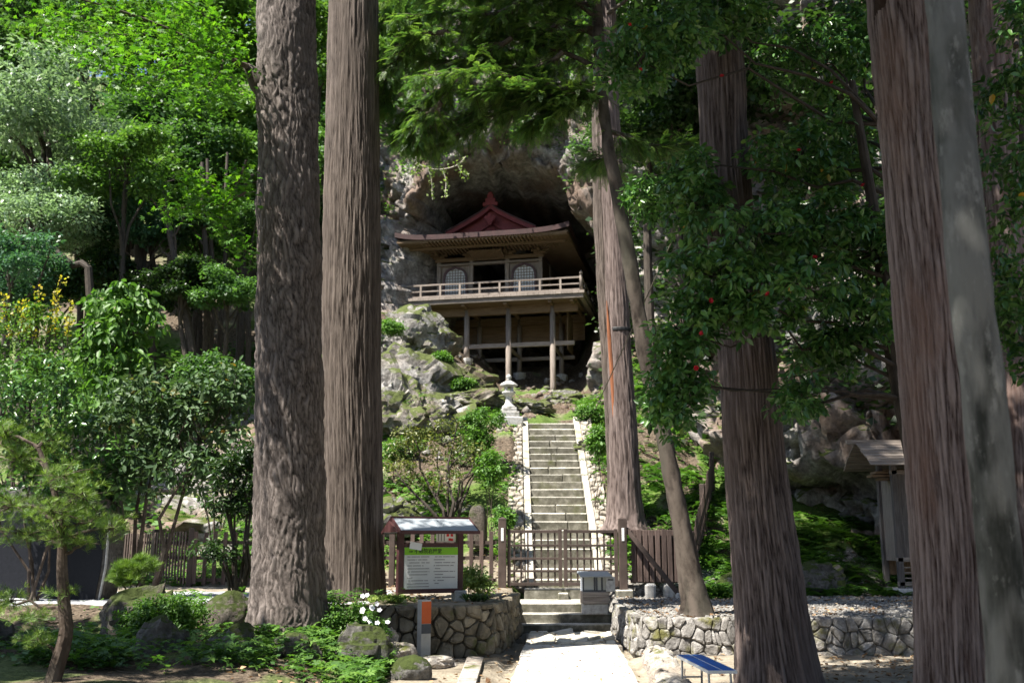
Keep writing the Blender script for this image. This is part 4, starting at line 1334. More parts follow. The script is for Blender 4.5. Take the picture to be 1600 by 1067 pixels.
# ------------------------------------------------------------------ leaves
def tmpl_diamond(wd=.34, fold=.06):
    return np.array([(0, 0, 0), (.45, wd, fold), (1, 0, -.04), (.45, -wd, fold)], float), np.array([(0, 1, 2, 3)])
def tmpl_leaf(wd=.24, fold=.07):
    return (np.array([(0, 0, 0), (.28, wd * .95, fold), (.68, wd * .85, fold * .8), (1, 0, -.06), (.68, -wd * .85, fold * .8), (.28, -wd * .95, fold)], float),
            np.array([(0, 3, 2, 1), (0, 5, 4, 3)]))
def tmpl_palm(lobes=5, spread=150, wd=.15):
    V, F = [(0, 0, 0)], []
    for i in range(lobes):
        a = R(-spread / 2 + spread * i / (lobes - 1)); l = 1 - .28 * abs(i - (lobes - 1) / 2) / ((lobes - 1) / 2)
        ca, sa = math.cos(a), math.sin(a)
        k = len(V)
        V += [(.5 * l * ca - wd * sa, .5 * l * sa + wd * ca, .04), (l * ca, l * sa, -.08), (.5 * l * ca + wd * sa, .5 * l * sa - wd * ca, .04)]
        F.append((0, k + 2, k + 1, k))
    return np.array(V, float), np.array(F)
def tmpl_spray(n=9, nl=.32, wd=.035, droop=.12, jag=0.1, twig=.008):
    """A flat spray: a twig with leaflets on both sides."""
    V, F = [], []
    r = random.Random(3)
    for i in range(n):
        t = (i + .6) / n
        for s in (-1, 1):
            l = nl * (1 - .75 * t ** 1.5) * (1 + r.uniform(-jag, jag)); a = R(58 - 20 * t)
            bx, bz = t, -droop * t * t
            dx, dy = math.cos(a), s * math.sin(a)
            px_, py_ = -dy * wd, dx * wd
            k = len(V)
            V += [(bx, 0, bz), (bx + dx * l * .5 + px_, dy * l * .5 + py_, bz + .012), (bx + dx * l, dy * l, bz - .04 * l), (bx + dx * l * .5 - px_, dy * l * .5 - py_, bz + .012)]
            F.append((k, k + 1, k + 2, k + 3))
    k = len(V)
    V += [(0, -twig, 0), (1, -twig * .4, -droop), (1, twig * .4, -droop), (0, twig, 0)]
    F.append((k, k + 1, k + 2, k + 3))
    return np.array(V, float), np.array(F)
def tmpl_tuft(n=16, wd=.03, seed=1, spread=1.0, arch=.0):
    """Needles or blades from one point."""
    V, F = [], []
    r = random.Random(seed)
    for i in range(n):
        a = 2 * math.pi * i / n + r.uniform(-.2, .2); e = r.uniform(.15, 1.0) * spread
        d = Vector((math.cos(a) * math.sin(e), math.sin(a) * math.sin(e), math.cos(e)))
        s = Vector((-math.sin(a), math.cos(a), 0)) * wd
        l = r.uniform(.7, 1.0)
        mid = d * l * .55; tip = d * l + Vector((d.x, d.y, -1)) * arch * l
        k = len(V)
        V += [(0, 0, 0), tuple(mid + s), tuple(tip), tuple(mid - s)]
        F.append((k, k + 1, k + 2, k + 3))
    V = [(v[2], v[1], v[0]) if False else v for v in V]
    return np.array(V, float), np.array(F)

def norm(a):
    return a / np.maximum(1e-9, np.sqrt((a * a).sum(-1, keepdims=True)))

def scatter(name, tm, P, X, N, S, rnd=None):
    """One mesh of many leaves; X is the leaf's long axis, N its normal."""
    TV, TF = tm
    P = np.asarray(P, float); n = len(P)
    X = norm(np.asarray(X, float)); N = np.asarray(N, float)
    Y = norm(np.cross(N, X)); Nn = np.cross(X, Y)
    S = np.broadcast_to(np.asarray(S, float), (n,))[:, None, None]
    V = P[:, None, :] + S * (TV[None, :, 0:1] * X[:, None, :] + TV[None, :, 1:2] * Y[:, None, :] + TV[None, :, 2:3] * Nn[:, None, :])
    k = len(TV)
    F = (TF[None] + (np.arange(n) * k)[:, None, None]).reshape(-1, TF.shape[1])
    if rnd is None: rnd = RNG.random(n)
    return np_mesh(name, V.reshape(-1, 3), F, False, {'rnd': np.repeat(rnd, k)})

def rdir(n):
    return norm(RNG.normal(size=(n, 3)))

def clump_centres(ells, n, shell=.45, updown=.15):
    """Clump positions through a set of ellipsoids ((x,y,z),(rx,ry,rz))."""
    vol = np.array([e[1][0] * e[1][1] * e[1][2] for e in ells]) ** .67
    idx = RNG.choice(len(ells), n, p=vol / vol.sum())
    C = np.array([tuple(e[0]) for e in ells], float)[idx]; Rr = np.array([e[1] for e in ells], float)[idx]
    d = rdir(n); d[:, 2] = d[:, 2] + updown; d = norm(d)
    return C + Rr * d * (RNG.random(n) ** .45 * (1 - shell) + shell)[:, None] * .95

def leaves_on(CC, nper, r, size, tm, name, up=.75, rv=.35, droop=.25, flat=.6, tone=.5):
    """Leaves gathered round the clump centres: flattened clumps, leaf faces turned mostly upwards."""
    n = len(CC) * nper
    c = np.repeat(CC, nper, 0)
    d = rdir(n) * (RNG.random(n) ** .5)[:, None]
    rr = np.repeat(r * (.65 + .7 * RNG.random(len(CC))), nper)[:, None]
    P = c + d * rr * np.array([1, 1, flat])
    N = norm(rdir(n) * (1 - up) + np.array([0, 0, 1.0]) * up + norm(d) * .35)
    X = norm(d * np.array([1, 1, .4]) + rdir(n) * .7 + np.array([0, 0, -droop]))
    S = size * (1 - rv + 2 * rv * RNG.random(n))
    ct = np.repeat(RNG.random(len(CC)), nper)
    return scatter(name, tm, P, X, N, S, np.clip(tone * ct + (1 - tone) * RNG.random(n), 0, 1))

T_D, T_L, T_P, T_SP = tmpl_diamond(), tmpl_leaf(), tmpl_palm(), tmpl_spray()
T_FERN = tmpl_spray(8, .34, .07, .45)
T_NEEDLE = tmpl_tuft(18, .022, 2, 1.2)
T_GRASS = tmpl_tuft(9, .035, 4, .9, .25)
T_STRAP = tmpl_tuft(14, .055, 5, 1.1, .35)
T_ROS = (np.concatenate([tmpl_palm(5, 300, .2)[0]]), tmpl_palm(5, 300, .2)[1])

M['l_mid'] = mat_leaf('leaf_mid', [(0, (.024, .062, .018)), (.5, (.058, .13, .034)), (1, (.11, .21, .055))], trans=.4)
M['l_lime'] = mat_leaf('leaf_lime', [(0, (.034, .085, .014)), (.5, (.075, .155, .028)), (1, (.15, .25, .05))], trans=.38)
M['l_silver'] = mat_leaf('leaf_silver', [(0, (.08, .13, .065)), (.5, (.18, .27, .15)), (1, (.36, .46, .32))], rough=.4, spec=.6, trans=.35, tcol=(1.2, 1.35, .8))
M['l_dark'] = mat_leaf('leaf_dark', [(0, (.010, .024, .008)), (.5, (.024, .055, .014)), (1, (.05, .095, .024))], rough=.4)
M['l_blue'] = mat_leaf('leaf_blue', [(0, (.02, .055, .03)), (.5, (.045, .115, .06)), (1, (.09, .19, .11))], rough=.45)
M['l_camellia'] = mat_leaf('leaf_camellia', [(0, (.02, .062, .016)), (.5, (.06, .15, .034)), (.90, (.135, .26, .06)), (.972, (.22, .32, .07)), (.980, (.45, .26, .02)), (1, (.55, .30, .03))], rough=.3, spec=.45, trans=.2)
M['l_hemlock'] = mat_leaf('leaf_hemlock', [(0, (.035, .085, .024)), (.5, (.09, .175, .042)), (1, (.18, .28, .06))], rough=.45, trans=.4)
M['l_maple'] = mat_leaf('leaf_maple', [(0, (.035, .11, .012)), (.5, (.065, .175, .016)), (1, (.12, .25, .024))], trans=.45, tcol=(1.3, 1.4, .45))
M['l_fern'] = mat_leaf('leaf_fern', [(0, (.025, .065, .012)), (.5, (.055, .13, .022)), (1, (.10, .20, .035))], trans=.35)
M['l_herb'] = mat_leaf('leaf_herb', [(0, (.04, .10, .02)), (.5, (.08, .18, .03)), (1, (.16, .28, .06))], trans=.4)
M['l_pale'] = mat_leaf('leaf_pale', [(0, (.08, .14, .03)), (.5, (.18, .26, .07)), (1, (.32, .40, .13))], trans=.4)
M['l_olive'] = mat_leaf('leaf_olive', [(0, (.03, .05, .014)), (.5, (.085, .11, .03)), (.8, (.17, .18, .055)), (1, (.30, .27, .10))], rough=.4)
M['l_grey'] = mat_leaf('leaf_grey', [(0, (.03, .065, .025)), (.5, (.065, .12, .05)), (.93, (.13, .19, .085)), (.985, (.30, .17, .03)), (1, (.4, .2, .03))], rough=.5, spec=.25, trans=.25)
M['l_pine'] = mat_leaf('leaf_pine', [(0, (.045, .10, .018)), (.5, (.11, .19, .03)), (1, (.20, .30, .05))], trans=.35)
M['l_yellow'] = mat_leaf('leaf_yellow', [(0, (.20, .22, .02)), (.5, (.38, .34, .03)), (1, (.50, .36, .05))], trans=.45)
M['l_dry'] = mat_leaf('leaf_dry', [(0, (.10, .055, .03)), (.5, (.25, .16, .09)), (1, (.45, .34, .22))], rough=.8, spec=.1, trans=.1, tcol=(1.2, 1, .7))
M['petal_white'] = mat_simple('petal_white', [(.3, (.78, .77, .82)), (.7, (.86, .85, .88))], bstr=0, rough=.6)
M['petal_red'] = mat_simple('petal_red', [(.3, (.42, .012, .022)), (.7, (.55, .02, .035))], bstr=0, rough=.6)

# ------------------------------------------------------------------ trunks with modelled bark
def catmull(pts, n):
    P = np.array(pts, float)
    P = np.vstack([2 * P[0] - P[1], P, 2 * P[-1] - P[-2]])
    m_ = len(P) - 3
    out = []
    for q in np.linspace(0, m_ - 1e-6, n):
        i = int(q); t = q - i
        a, b, c, d_ = P[i:i + 4]
        out.append(.5 * (2 * b + (c - a) * t + (2 * a - 5 * b + 4 * c - d_) * t * t + (3 * b - a - 3 * c + d_) * t ** 3))
    return np.array(out)

def bark_trunk(pr, parent, m, bark='cedar', nseg=128, dz=.06, flare=.35, lobes=6, seed=1, name='trunk', flare_h=.45):
    """pr: list of (x, y, z, radius) from the root up. The bark ridges are real relief."""
    pr = np.array(pr, float)
    L = np.sqrt((np.diff(pr[:, :3], axis=0) ** 2).sum(1)).sum()
    n = max(8, int(L / dz))
    C = catmull(pr, n)
    th = np.linspace(0, 2 * math.pi, nseg, endpoint=False)
    TH, I = np.meshgrid(th, np.arange(n))
    cz = C[I, 2]; rad = C[I, 3]
    hgt = cz - pr[0, 2]
    P = np.stack([np.cos(TH) * rad, np.sin(TH) * rad, cz], -1).reshape(-1, 3) + seed * 13.7
    if bark == 'cedar':
        wv = np.stack([fbm(P * [2.5, 2.5, .9], 3, seed), fbm(P * [2.5, 2.5, .9], 3, seed + 5), 0 * P[:, 0]], 1) * .016
        v1, a = facets((P + wv) * [23, 23, .6], 1.0, seed); v2, b = facets((P + wv) * [46, 46, 1.6], 1.0, seed + 3)
        h = np.clip(a * 2.6, 0, 1) * (.42 + .18 * v1) + np.clip(b * 2.4, 0, 1) * .28 + .16 * (v2 * .5 + .5)
        disp = (h - .5) * .042 + .02 * fbm(P * [1.5, 1.5, .3], 3, seed + 7)
    elif bark == 'oak':
        wv = np.stack([fbm(P * [3, 3, 2.2], 3, seed), fbm(P * [3, 3, 2.2], 3, seed + 5), fbm(P * 2.5, 2, seed + 6)], 1) * .09
        v1, a = facets((P + wv) * [15, 15, 1.9], 1.0, seed); v2, b = facets((P + wv) * [34, 34, 7], 1.0, seed + 3)
        h = np.clip(a * 2.0, 0, 1) * (.5 + .15 * v1) + np.clip(b * 2.0, 0, 1) * .22 + .16 * (v2 * .5 + .5)
        disp = (h - .55) * .042 + .03 * fbm(P * [2, 2, 1.2], 3, seed + 7)
    else:
        h = np.clip(.5 + .5 * fbm(P * [9, 9, 4], 3, seed), 0, 1)
        disp = (h - .5) * .02 * (pr[0, 3] / .2) + .012 * fbm(P * [4, 4, 1.5], 3, seed + 7)
    disp = disp.reshape(rad.shape)
    fl = flare * np.exp(-np.maximum(hgt, 0) / flare_h)
    lob = np.cos(TH * lobes + seed) * .5 + np.cos(TH * (lobes - 2) - seed * 2) * .5
    rr = rad * (1 + fl * (1 + .38 * lob) + .03 * np.cos(TH * 3 + cz * .4 + seed)) + disp
    V = np.stack([C[I, 0] + np.cos(TH) * rr, C[I, 1] + np.sin(TH) * rr, cz], -1).reshape(-1, 3)
    if parent is not None: V = V - np.array(parent.location)
    return link(name, np_mesh(name, V, grid_faces(nseg, n, True)[:, ::-1], True, {'h': h}), m, parent)

def wpts(lst, D, rscale=1.0):
    """[(px, py, half-width px)] at depth D -> (x, y, z, r)."""
    out = []
    for px, py, hw in lst:
        p = at(px, py, D); q = at(px + hw, py, D)
        out.append((p.x, p.y, p.z, (q.x - p.x) * rscale))
    return out

def limb(mb, a, b, r0, r1, sag=.0, n=5, k=7, wig=.06):
    a, b = Vector(a), Vector(b)
    L = (b - a).length
    pts = []
    for i in range(n):
        t = i / (n - 1)
        p = a.lerp(b, t) + Vector((random.uniform(-1, 1), random.uniform(-1, 1), random.uniform(-1, 1))) * wig * L * (0 if i in (0, n - 1) else 1)
        p.z += sag * math.sin(t * math.pi) * L
        pts.append(p)
    mb.tube(pts, [r0 + (r1 - r0) * (i / (n - 1)) ** .7 for i in range(n)], k)

def high_crown(root, cx_, cy_, z0, z1, r, n, mat, size=.26, tm=None, per=26, ymix=1.0):
    """Foliage of a tall tree above the frame, with its limbs."""
    ells = []
    k = 6
    for i in range(k):
        t = i / (k - 1)
        rr_ = r * (1 - .55 * t) * (.9 + .2 * random.random())
        ells.append(((cx_, cy_, z0 + (z1 - z0) * t), (rr_, rr_ * ymix, (z1 - z0) / k * .8)))
    CC = clump_centres(ells, n, .35)
    CC = CC - np.array(root.location)
    me = leaves_on(CC, per, .55, size, tm or T_D, 'crown', flat=.5)
    link('crown', me, M[mat], root)
    mb = MB()
    for c in CC[:: max(1, n // 26)]:
        a = Vector((cx_ - root.location.x, cy_ - root.location.y, max(z0 - root.location.z - .8, c[2] - .8)))
        limb(mb, a, Vector(c), .09, .02, .05)
    mb.build('limb', M['bark_dark'], root)

# rough-barked tree, left
g0 = hz(-2.98, 13.75)
t1 = empty('broadleaf_tree', (-2.98, 13.75, g0), 0, 'huge rough barked trunk with a green leafy bough, leftmost of the pair', 'tree')
tr = wpts([(452, 1010, 60), (452, 940, 57), (453, 800, 54), (452, 600, 51), (449, 400, 50), (448, 200, 46), (448, 80, 45), (446, -80, 43), (442, -300, 40)], 13.75)
bark_trunk(tr, t1, M['bark_oak'], 'oak', 250, .034, .22, 5, 3)
kn = at(396, 118, 13.6)
mb = MB(); mb.tube([at(425, 135, 13.7), at(402, 122, 13.6), at(392, 112, 13.55), at(384, 103, 13.5)], [.30, .19, .10, .055], 18)
mb.v = [(x - t1.location.x, y - t1.location.y, z - t1.location.z) for x, y, z in mb.v]
mb.build('knot', M['bark_dark'], t1, smooth=True)
high_crown(t1, -2.4, 14.4, 17.5, 24, 2.5, 150, 'l_maple', .2)
t2 = empty('cedar_tree', (-2.55, 16.3, .7), 0, 'tall straight grey cedar trunk standing right behind the rough barked trunk', 'tree')
tr = wpts([(553, 985, 50), (552, 900, 47), (551, 750, 46), (549, 560, 45), (550, 400, 44), (552, 200, 41), (554, 0, 38), (555, -200, 35)], 16.3)
bark_trunk(tr, t2, M['bark_grey_cedar'], 'cedar', 220, .06, .16, 7, 5)
high_crown(t2, -2.5, 16.3, 19, 28, 2.3, 120, 'l_dark', .24)
# cedars on the right
t3 = empty('cedar_tree', (3.12, 11.9, 0), 0, 'tall ridged cedar with flared foot, the one beside the blue bench', 'tree')
tr = wpts([(1219, 1100, 66), (1213, 1050, 60), (1199, 920, 54), (1186, 800, 49), (1175, 680, 45), (1164, 520, 42), (1140, 320, 38), (1128, 120, 38), (1118, -60, 36), (1108, -250, 33)], 11.9)
bark_trunk(tr, t3, M['bark_cedar'], 'cedar', 230, .055, .22, 7, 7, flare_h=.5)
high_crown(t3, 2.7, 12.2, 11.5, 21, 3.8, 300, 'l_dark', .24)
t4 = empty('cedar_tree', (4.0, 8.7, 0), 0, 'reddish cedar trunk behind the smooth pale trunk on the right', 'tree')
tr = wpts([(1512, 1180, 78), (1500, 1067, 64), (1490, 880, 60), (1478, 700, 60), (1464, 500, 62), (1447, 300, 62), (1432, 120, 64), (1424, 0, 66), (1410, -200, 60)], 8.7)
bark_trunk(tr, t4, M['bark_red'], 'cedar', 260, .05, .14, 6, 11)
mb = MB(); limb(mb, at(1400, 60, 8.7), at(1352, -60, 8.4), .12, .06, 0, 5, 9)
mb.v = [(x - t4.location.x, y - t4.location.y, z - t4.location.z) for x, y, z in mb.v]; mb.build('limb', M['bark_cedar'], t4, smooth=True)
high_crown(t4, 3.6, 8.8, 8.5, 17, 2.9, 150, 'l_dark', .24)
t5 = empty('smooth_tree', (2.55, 5.1, 0), 0, 'smooth pale grey trunk nearest the camera on the right edge', 'tree')
tr = wpts([(1588, 1500, 40), (1582, 1250, 36), (1576, 1067, 34), (1557, 819, 33), (1536, 600, 33.5), (1522, 500, 33), (1494, 234, 29), (1477, 0, 28), (1462, -220, 26)], 5.1)
bark_trunk(tr, t5, M['bark_pale'], 'smooth', 96, .04, .1, 4, 13)
high_crown(t5, 1.9, 5.1, 6.8, 12, 2.2, 130, 'l_mid', .16)
t6 = empty('cedar_tree', (6.9, 13.2, .0), 0, 'dark red cedar trunk in shade at the right edge', 'tree')
tr = wpts([(1604, 1040, 52), (1590, 800, 42), (1578, 500, 38), (1560, 200, 36), (1548, 0, 34), (1535, -200, 32)], 13.2)
bark_trunk(tr, t6, M['bark_red'], 'cedar', 96, .08, .2, 6, 17)
high_crown(t6, 6.5, 13.2, 12, 20, 2.6, 120, 'l_dark', .26)
# split cedar by the stairs
t7 = empty('cedar_tree', (2.6, 23.3, hz(2.6, 23.3)), 0, 'tall cedar with an orange split down its trunk, right of the stairs', 'tree')
tr = wpts([(978, 832, 28), (977, 800, 25), (975, 700, 22.5), (969, 560, 19), (963, 420, 18), (957, 280, 17), (950, 130, 16), (944, -80, 15), (938, -250, 14)], 23.3)
bark_trunk(tr, t7, M['bark_cedar'], 'cedar', 96, .08, .42, 6, 19, flare_h=.35)
tr2 = wpts([(958, 800, 10), (957, 700, 10), (949, 560, 10), (943, 420, 12), (938, 280, 11), (935, 190, 10), (934, 100, 5)], 23.45)
bark_trunk(tr2, t7, M['bark_grey_cedar'], 'cedar', 56, .08, .1, 4, 23)
sp = MB()
pp = [(965.5, 770), (963.5, 700), (959.5, 640), (956, 580), (951.5, 520), (948, 470)]
pts = [at(px, py, 23.3 - .20) for px, py in pp]
sp.tube(pts, [.015, .04, .05, .055, .045, .01], 8)
sp.v = [(x - t7.location.x, y - t7.location.y, z - t7.location.z) for x, y, z in sp.v]
tag(sp.build('split_wood', M['split_wood'], t7), 'bare orange wood in the split')
bd = MB(); c_ = at(969, 520, 23.3); bd.lathe([(.30, 0), (.31, .02), (.31, .07), (.30, .09)], 20, (c_.x - t7.location.x - .02, c_.y - t7.location.y, c_.z - t7.location.z)); bd.build('band', M['black'], t7)
high_crown(t7, 2.2, 23.3, 15.5, 24, 2.2, 110, 'l_dark', .26)
# slender leaning conifer on the right terrace
t8 = empty('leaning_conifer', (2.85, 16.0, .55), 0, 'slender leaning tree on the right terrace whose feathery boughs overhang the cave', 'tree')
tr = wpts([(1090, 962, 24), (1087, 940, 21), (1069, 841, 15.5), (1040, 695, 12.5), (1009, 560, 12), (987, 429, 11.5), (962, 290, 10), (951, 233, 9), (940, 130, 8.5), (932, 0, 8), (925, -150, 7)], 15.9)
bark_trunk(tr, t8, M['bark_lean'], 'smooth', 64, .06, .3, 5, 29, flare_h=.3)
boughs = [[(945, 150), (900, 143), (830, 128), (740, 112), (660, 120)], [(947, 160), (880, 150), (800, 170), (740, 195), (690, 225)], [(940, 110), (880, 82), (800, 60), (700, 50), (620, 70)],
          [(938, 60), (880, 30), (800, 0), (700, -20), (610, 0)], [(935, 30), (850, -30), (740, -60), (640, -70)], [(944, 130), (860, 135), (770, 165), (680, 200), (625, 215)], [(950, 205), (985, 215), (1030, 230), (1070, 225)],
          [(940, 90), (1000, 60), (1060, 50)], [(955, 240), (940, 250), (915, 255)], [(947, 140), (900, 155), (860, 175), (830, 195)], [(700, 50), (650, 60), (610, 110), (600, 160)], [(740, 112), (690, 140), (650, 170), (630, 200)], [(830, 128), (790, 145), (740, 170), (700, 200)], [(800, 60), (760, 85), (710, 95), (650, 90)], [(880, 82), (850, 105), (820, 110), (780, 95)], [(880, 30), (850, 50), (800, 35), (750, 25)], [(690, 160), (660, 190), (650, 215)], [(935, 10), (860, 0), (760, -10), (680, -5)], [(935, 40), (870, 60), (810, 85), (740, 75)], [(900, 143), (850, 150), (800, 140), (740, 145)], [(850, -30), (780, 20), (700, 20), (620, 30)]]
mb = MB(); SPP, SPX = [], []
for bi, bl in enumerate(boughs):
    dep = 15.9 + random.uniform(-.3, 1.7)
    P3 = [at(px, py, 15.9 + (dep - 15.9) * i / (len(bl) - 1)) for i, (px, py) in enumerate(bl)]
    C = catmull([tuple(p) for p in P3], 22)
    mb.tube([Vector(c) for c in C], list(np.linspace(.05, .010, 22)), 7)
    dirs = np.gradient(C, axis=0)
    for i in range(2, 22):
        nsec = 7 if bi not in (6, 7, 8) else 5
        for s in range(nsec):
            dv = Vector(dirs[i]).normalized()
            sd = Vector((random.uniform(-.9, .9), random.uniform(-1, 1), random.uniform(-.55, .25)))
            q = (dv * random.uniform(.3, 1.0) + sd * .9).normalized()
            l = random.uniform(.2, .55) * (1.1 - .35 * i / 22)
            st_ = Vector(C[i]); en = st_ + q * l + Vector((0, 0, -.12 * l))
            mb.tube([st_, st_.lerp(en, .5) + Vector((0, 0, .02)), en], [.008, .006, .003], 4, False)
            for k in range(6):
                t = .2 + .8 * (k + random.random()) / 6
                SPP.append(st_.lerp(en, t)); SPX.append((q + Vector((random.uniform(-.8, .8), random.uniform(-.8, .8), random.uniform(-.6, .15)))))
mb.v = [(x - t8.location.x, y - t8.location.y, z - t8.location.z) for x, y, z in mb.v]
mb.build('limb', M['bark_thin'], t8)
SPP = np.array([tuple(p) for p in SPP]) - np.array(t8.location); SPX = np.array([tuple(p) for p in SPX])
n = len(SPP)
N_ = norm(rdir(n) * .35 + np.array([0, -.15, 1.0]))
link('crown', scatter('crown', tmpl_spray(7, .44, .042, .2), SPP, SPX, N_, .17 * (.6 + .8 * RNG.random(n))), M['l_hemlock'], t8)

# guy wire from the cedar down behind the camellia
wire = MB(); wire.tube([at(1232, -40, 11.3), at(1085, 300, 14), at(985, 520, 17), at(930, 640, 20)], [.009] * 4, 6)
tag(wire.build('guy_wire', M['cable']), 'thin brown cable slanting down from the cedar across the camellia', 'cable')

# ------------------------------------------------------------------ camellia on the right
cam_pads = [(1000, 95, 75, 60, 10.2), (1060, 45, 75, 55, 10.4), (1130, 30, 90, 45, 11), (1270, 100, 110, 90, 11.8), (1350, 60, 60, 80, 12.2), (1090, 320, 55, 70, 11.2), (1075, 270, 35, 40, 11.2), (1250, 250, 110, 80, 11.3),
            (1335, 230, 65, 90, 11.8), (1185, 365, 85, 50, 10.3), (1280, 370, 110, 75, 10.8), (1360, 400, 45, 80, 11), (1110, 430, 80, 55, 10.4), (1220, 450, 130, 60, 10.3), (1330, 490, 75, 60, 10.9), (1070, 520, 48, 55, 10.6),
            (1062, 592, 50, 52, 10.8), (1050, 640, 45, 45, 10.9), (1150, 490, 60, 40, 10.5), (1300, 552, 65, 42, 11.2), (1248, 628, 34, 45, 10.8), (1010, 310, 40, 40, 13)]
croot = at(1478, 940, 11.0); croot.z = 0
cm_ = empty('camellia_tree', croot, 0, 'glossy dark camellia with red blossoms spreading between the two right cedars', 'tree')
def pads_ells(pads, org, depth=.55):
    e = []
    for px, py, rx, ry, D in pads:
        p = at(px, py, D) - org; s = D / F_PX
        e.append((tuple(p), (rx * s, depth, ry * s)))
    return e
ce = pads_ells(cam_pads, croot)
CC = clump_centres(ce, 760, .2, .1)
link('crown', leaves_on(CC, 38, .16, .09, T_L, 'crown', up=.5, flat=.7, droop=.45, tone=.35, rv=.5), M['l_camellia'], cm_)
mb = MB()
mb.tube([(0, 0, 0), (.0, .05, 1.2), (-.15, .1, 2.4), (-.3, .15, 3.6), (-.4, .1, 5.2), (-.6, 0, 7)], [.13, .12, .11, .09, .07, .04], 10)
for (c, r_) in ce:
    a = Vector((-.25, .12, max(3.2, min(6.5, c[2] - .3)))); limb(mb, a, Vector(c), .03, .008, .04, 6)
for c in CC[::3]:
    e = min(ce, key=lambda q: (Vector(q[0]) - Vector(c)).length)
    limb(mb, Vector(e[0]), Vector(c), .010, .004, .02, 3, 4)
mb.build('trunk', M['bark_dark'], cm_)
flm = MB(); pv, pf = tmpl_palm(6, 300, .26)
for ring, (tz, sc) in enumerate(((.5, 1), (1.0, .75))):
    for i in range(6):
        a = i * math.pi / 3 + ring * .5
        d_ = Vector((math.cos(a) * math.cos(tz), math.sin(a) * math.cos(tz), math.sin(tz))) * .034 * sc
        s_ = Vector((-math.sin(a), math.cos(a), 0)) * .018
        flm.add([(0, 0, 0), d_ * .6 + s_, d_, d_ * .6 - s_], [(0, 1, 2, 3)])
flm.lathe([(.008, 0), (.012, .015), (.006, .03)], 6)
fme = flm.mesh('flower'); fme.materials.append(M['petal_red'])
for px, py, D in ((1248, 236, 10.7), (1110, 470, 9.9), (1097, 521, 10.1), (1273, 403, 10.1), (1349, 290, 11), (1128, 120, 10.4), (983, 40, 9.7), (1000, 110, 9.9), (1256, 410, 10.2), (1088, 575, 10.3), (1300, 130, 11.2), (1200, 460, 9.8)):
    p = at(px, py, D) - croot
    link('flower', fme, None, cm_, p, (R(random.uniform(50, 100)), 0, R(random.uniform(-60, 60))))
# a second camellia past the pale trunk at the right edge
cr2 = at(1690, 940, 9.6); cr2.z = 0
c2 = empty('camellia_tree', cr2, 0, 'glossy dark camellia branches at the far right edge', 'tree')
ce2 = pads_ells([(1580, 230, 45, 60, 9.4), (1600, 330, 60, 70, 9.4), (1590, 440, 55, 60, 9.3), (1570, 500, 35, 40, 9.3), (1620, 120, 70, 70, 9.6), (1640, 560, 60, 60, 9.6), (1560, 150, 30, 40, 9.8), (1590, 30, 50, 50, 10)], cr2, .4)
CC2 = clump_centres(ce2, 190, .3, .1)
link('crown', leaves_on(CC2, 18, .16, .095, T_L, 'crown', up=.55, flat=.75, droop=.45, tone=.25), M['l_camellia'], c2)
mb = MB(); mb.tube([(0, 0, 0), (.02, .05, 2), (-.05, .1, 4), (0, .1, 6.5)], [.1, .09, .07, .03], 9)
for (c, r_) in ce2: limb(mb, Vector((0, .08, max(1, c[2] - .5))), Vector(c), .03, .008, .03, 5)
mb.build('trunk', M['bark_thin'], c2)

# ------------------------------------------------------------------ the leafy bough on the rough trunk
mb = MB(); LP, LX = [], []
bl = [[(386, 104), (330, 80), (260, 45), (180, 15), (90, -10)], [(330, 80), (290, 100), (230, 120), (190, 110)], [(270, 50), (200, 55), (130, 50), (70, 40)], [(360, 92), (345, 50), (300, 10), (250, -20)], [(350, 90), (340, 120), (310, 140)],
      [(384, 300), (350, 320), (320, 318), (285, 325), (250, 335)], [(350, 318), (345, 345), (365, 370), (378, 400)], [(330, 318), (320, 290), (300, 275)], [(385, 250), (370, 290), (350, 318)]]
for k, b_ in enumerate(bl):
    D0 = 13.4 if k < 5 else 12.6
    P3 = [at(px, py, D0 - (0 if k >= 5 else 2.2 * i / len(b_)) + random.uniform(-.1, .1)) for i, (px, py) in enumerate(b_)]
    C = catmull([tuple(p) for p in P3], 16)
    mb.tube([Vector(c) for c in C], list(np.linspace(.045 if k == 0 else .018, .005, 16)), 7)
    for i in range(2, 16):
        for s in range(44 if k < 5 else 20):
            p = Vector(C[i]) + Vector((random.gauss(0, .20), random.gauss(0, .45), random.gauss(-.06, .13))) * (1 if k < 5 else .5)
            LP.append(tuple(p)); LX.append((random.uniform(-1, 1), random.uniform(-1, 1), random.uniform(-.9, .1)))
    if k in (4, 8):
        mb.v = [(x - t1.location.x, y - t1.location.y, z - t1.location.z) for x, y, z in mb.v]
        mb.build('limb', M['bark_thin'], t1); mb = MB()
LP = np.array(LP) - np.array(t1.location); n = len(LP)
link('bough_leaves', scatter('bough_leaves', T_P, LP, np.array(LX), norm(rdir(n) * .6 + np.array([0, -.1, 1])), .066 * (.6 + .8 * RNG.random(n))), M['l_maple'], t1)

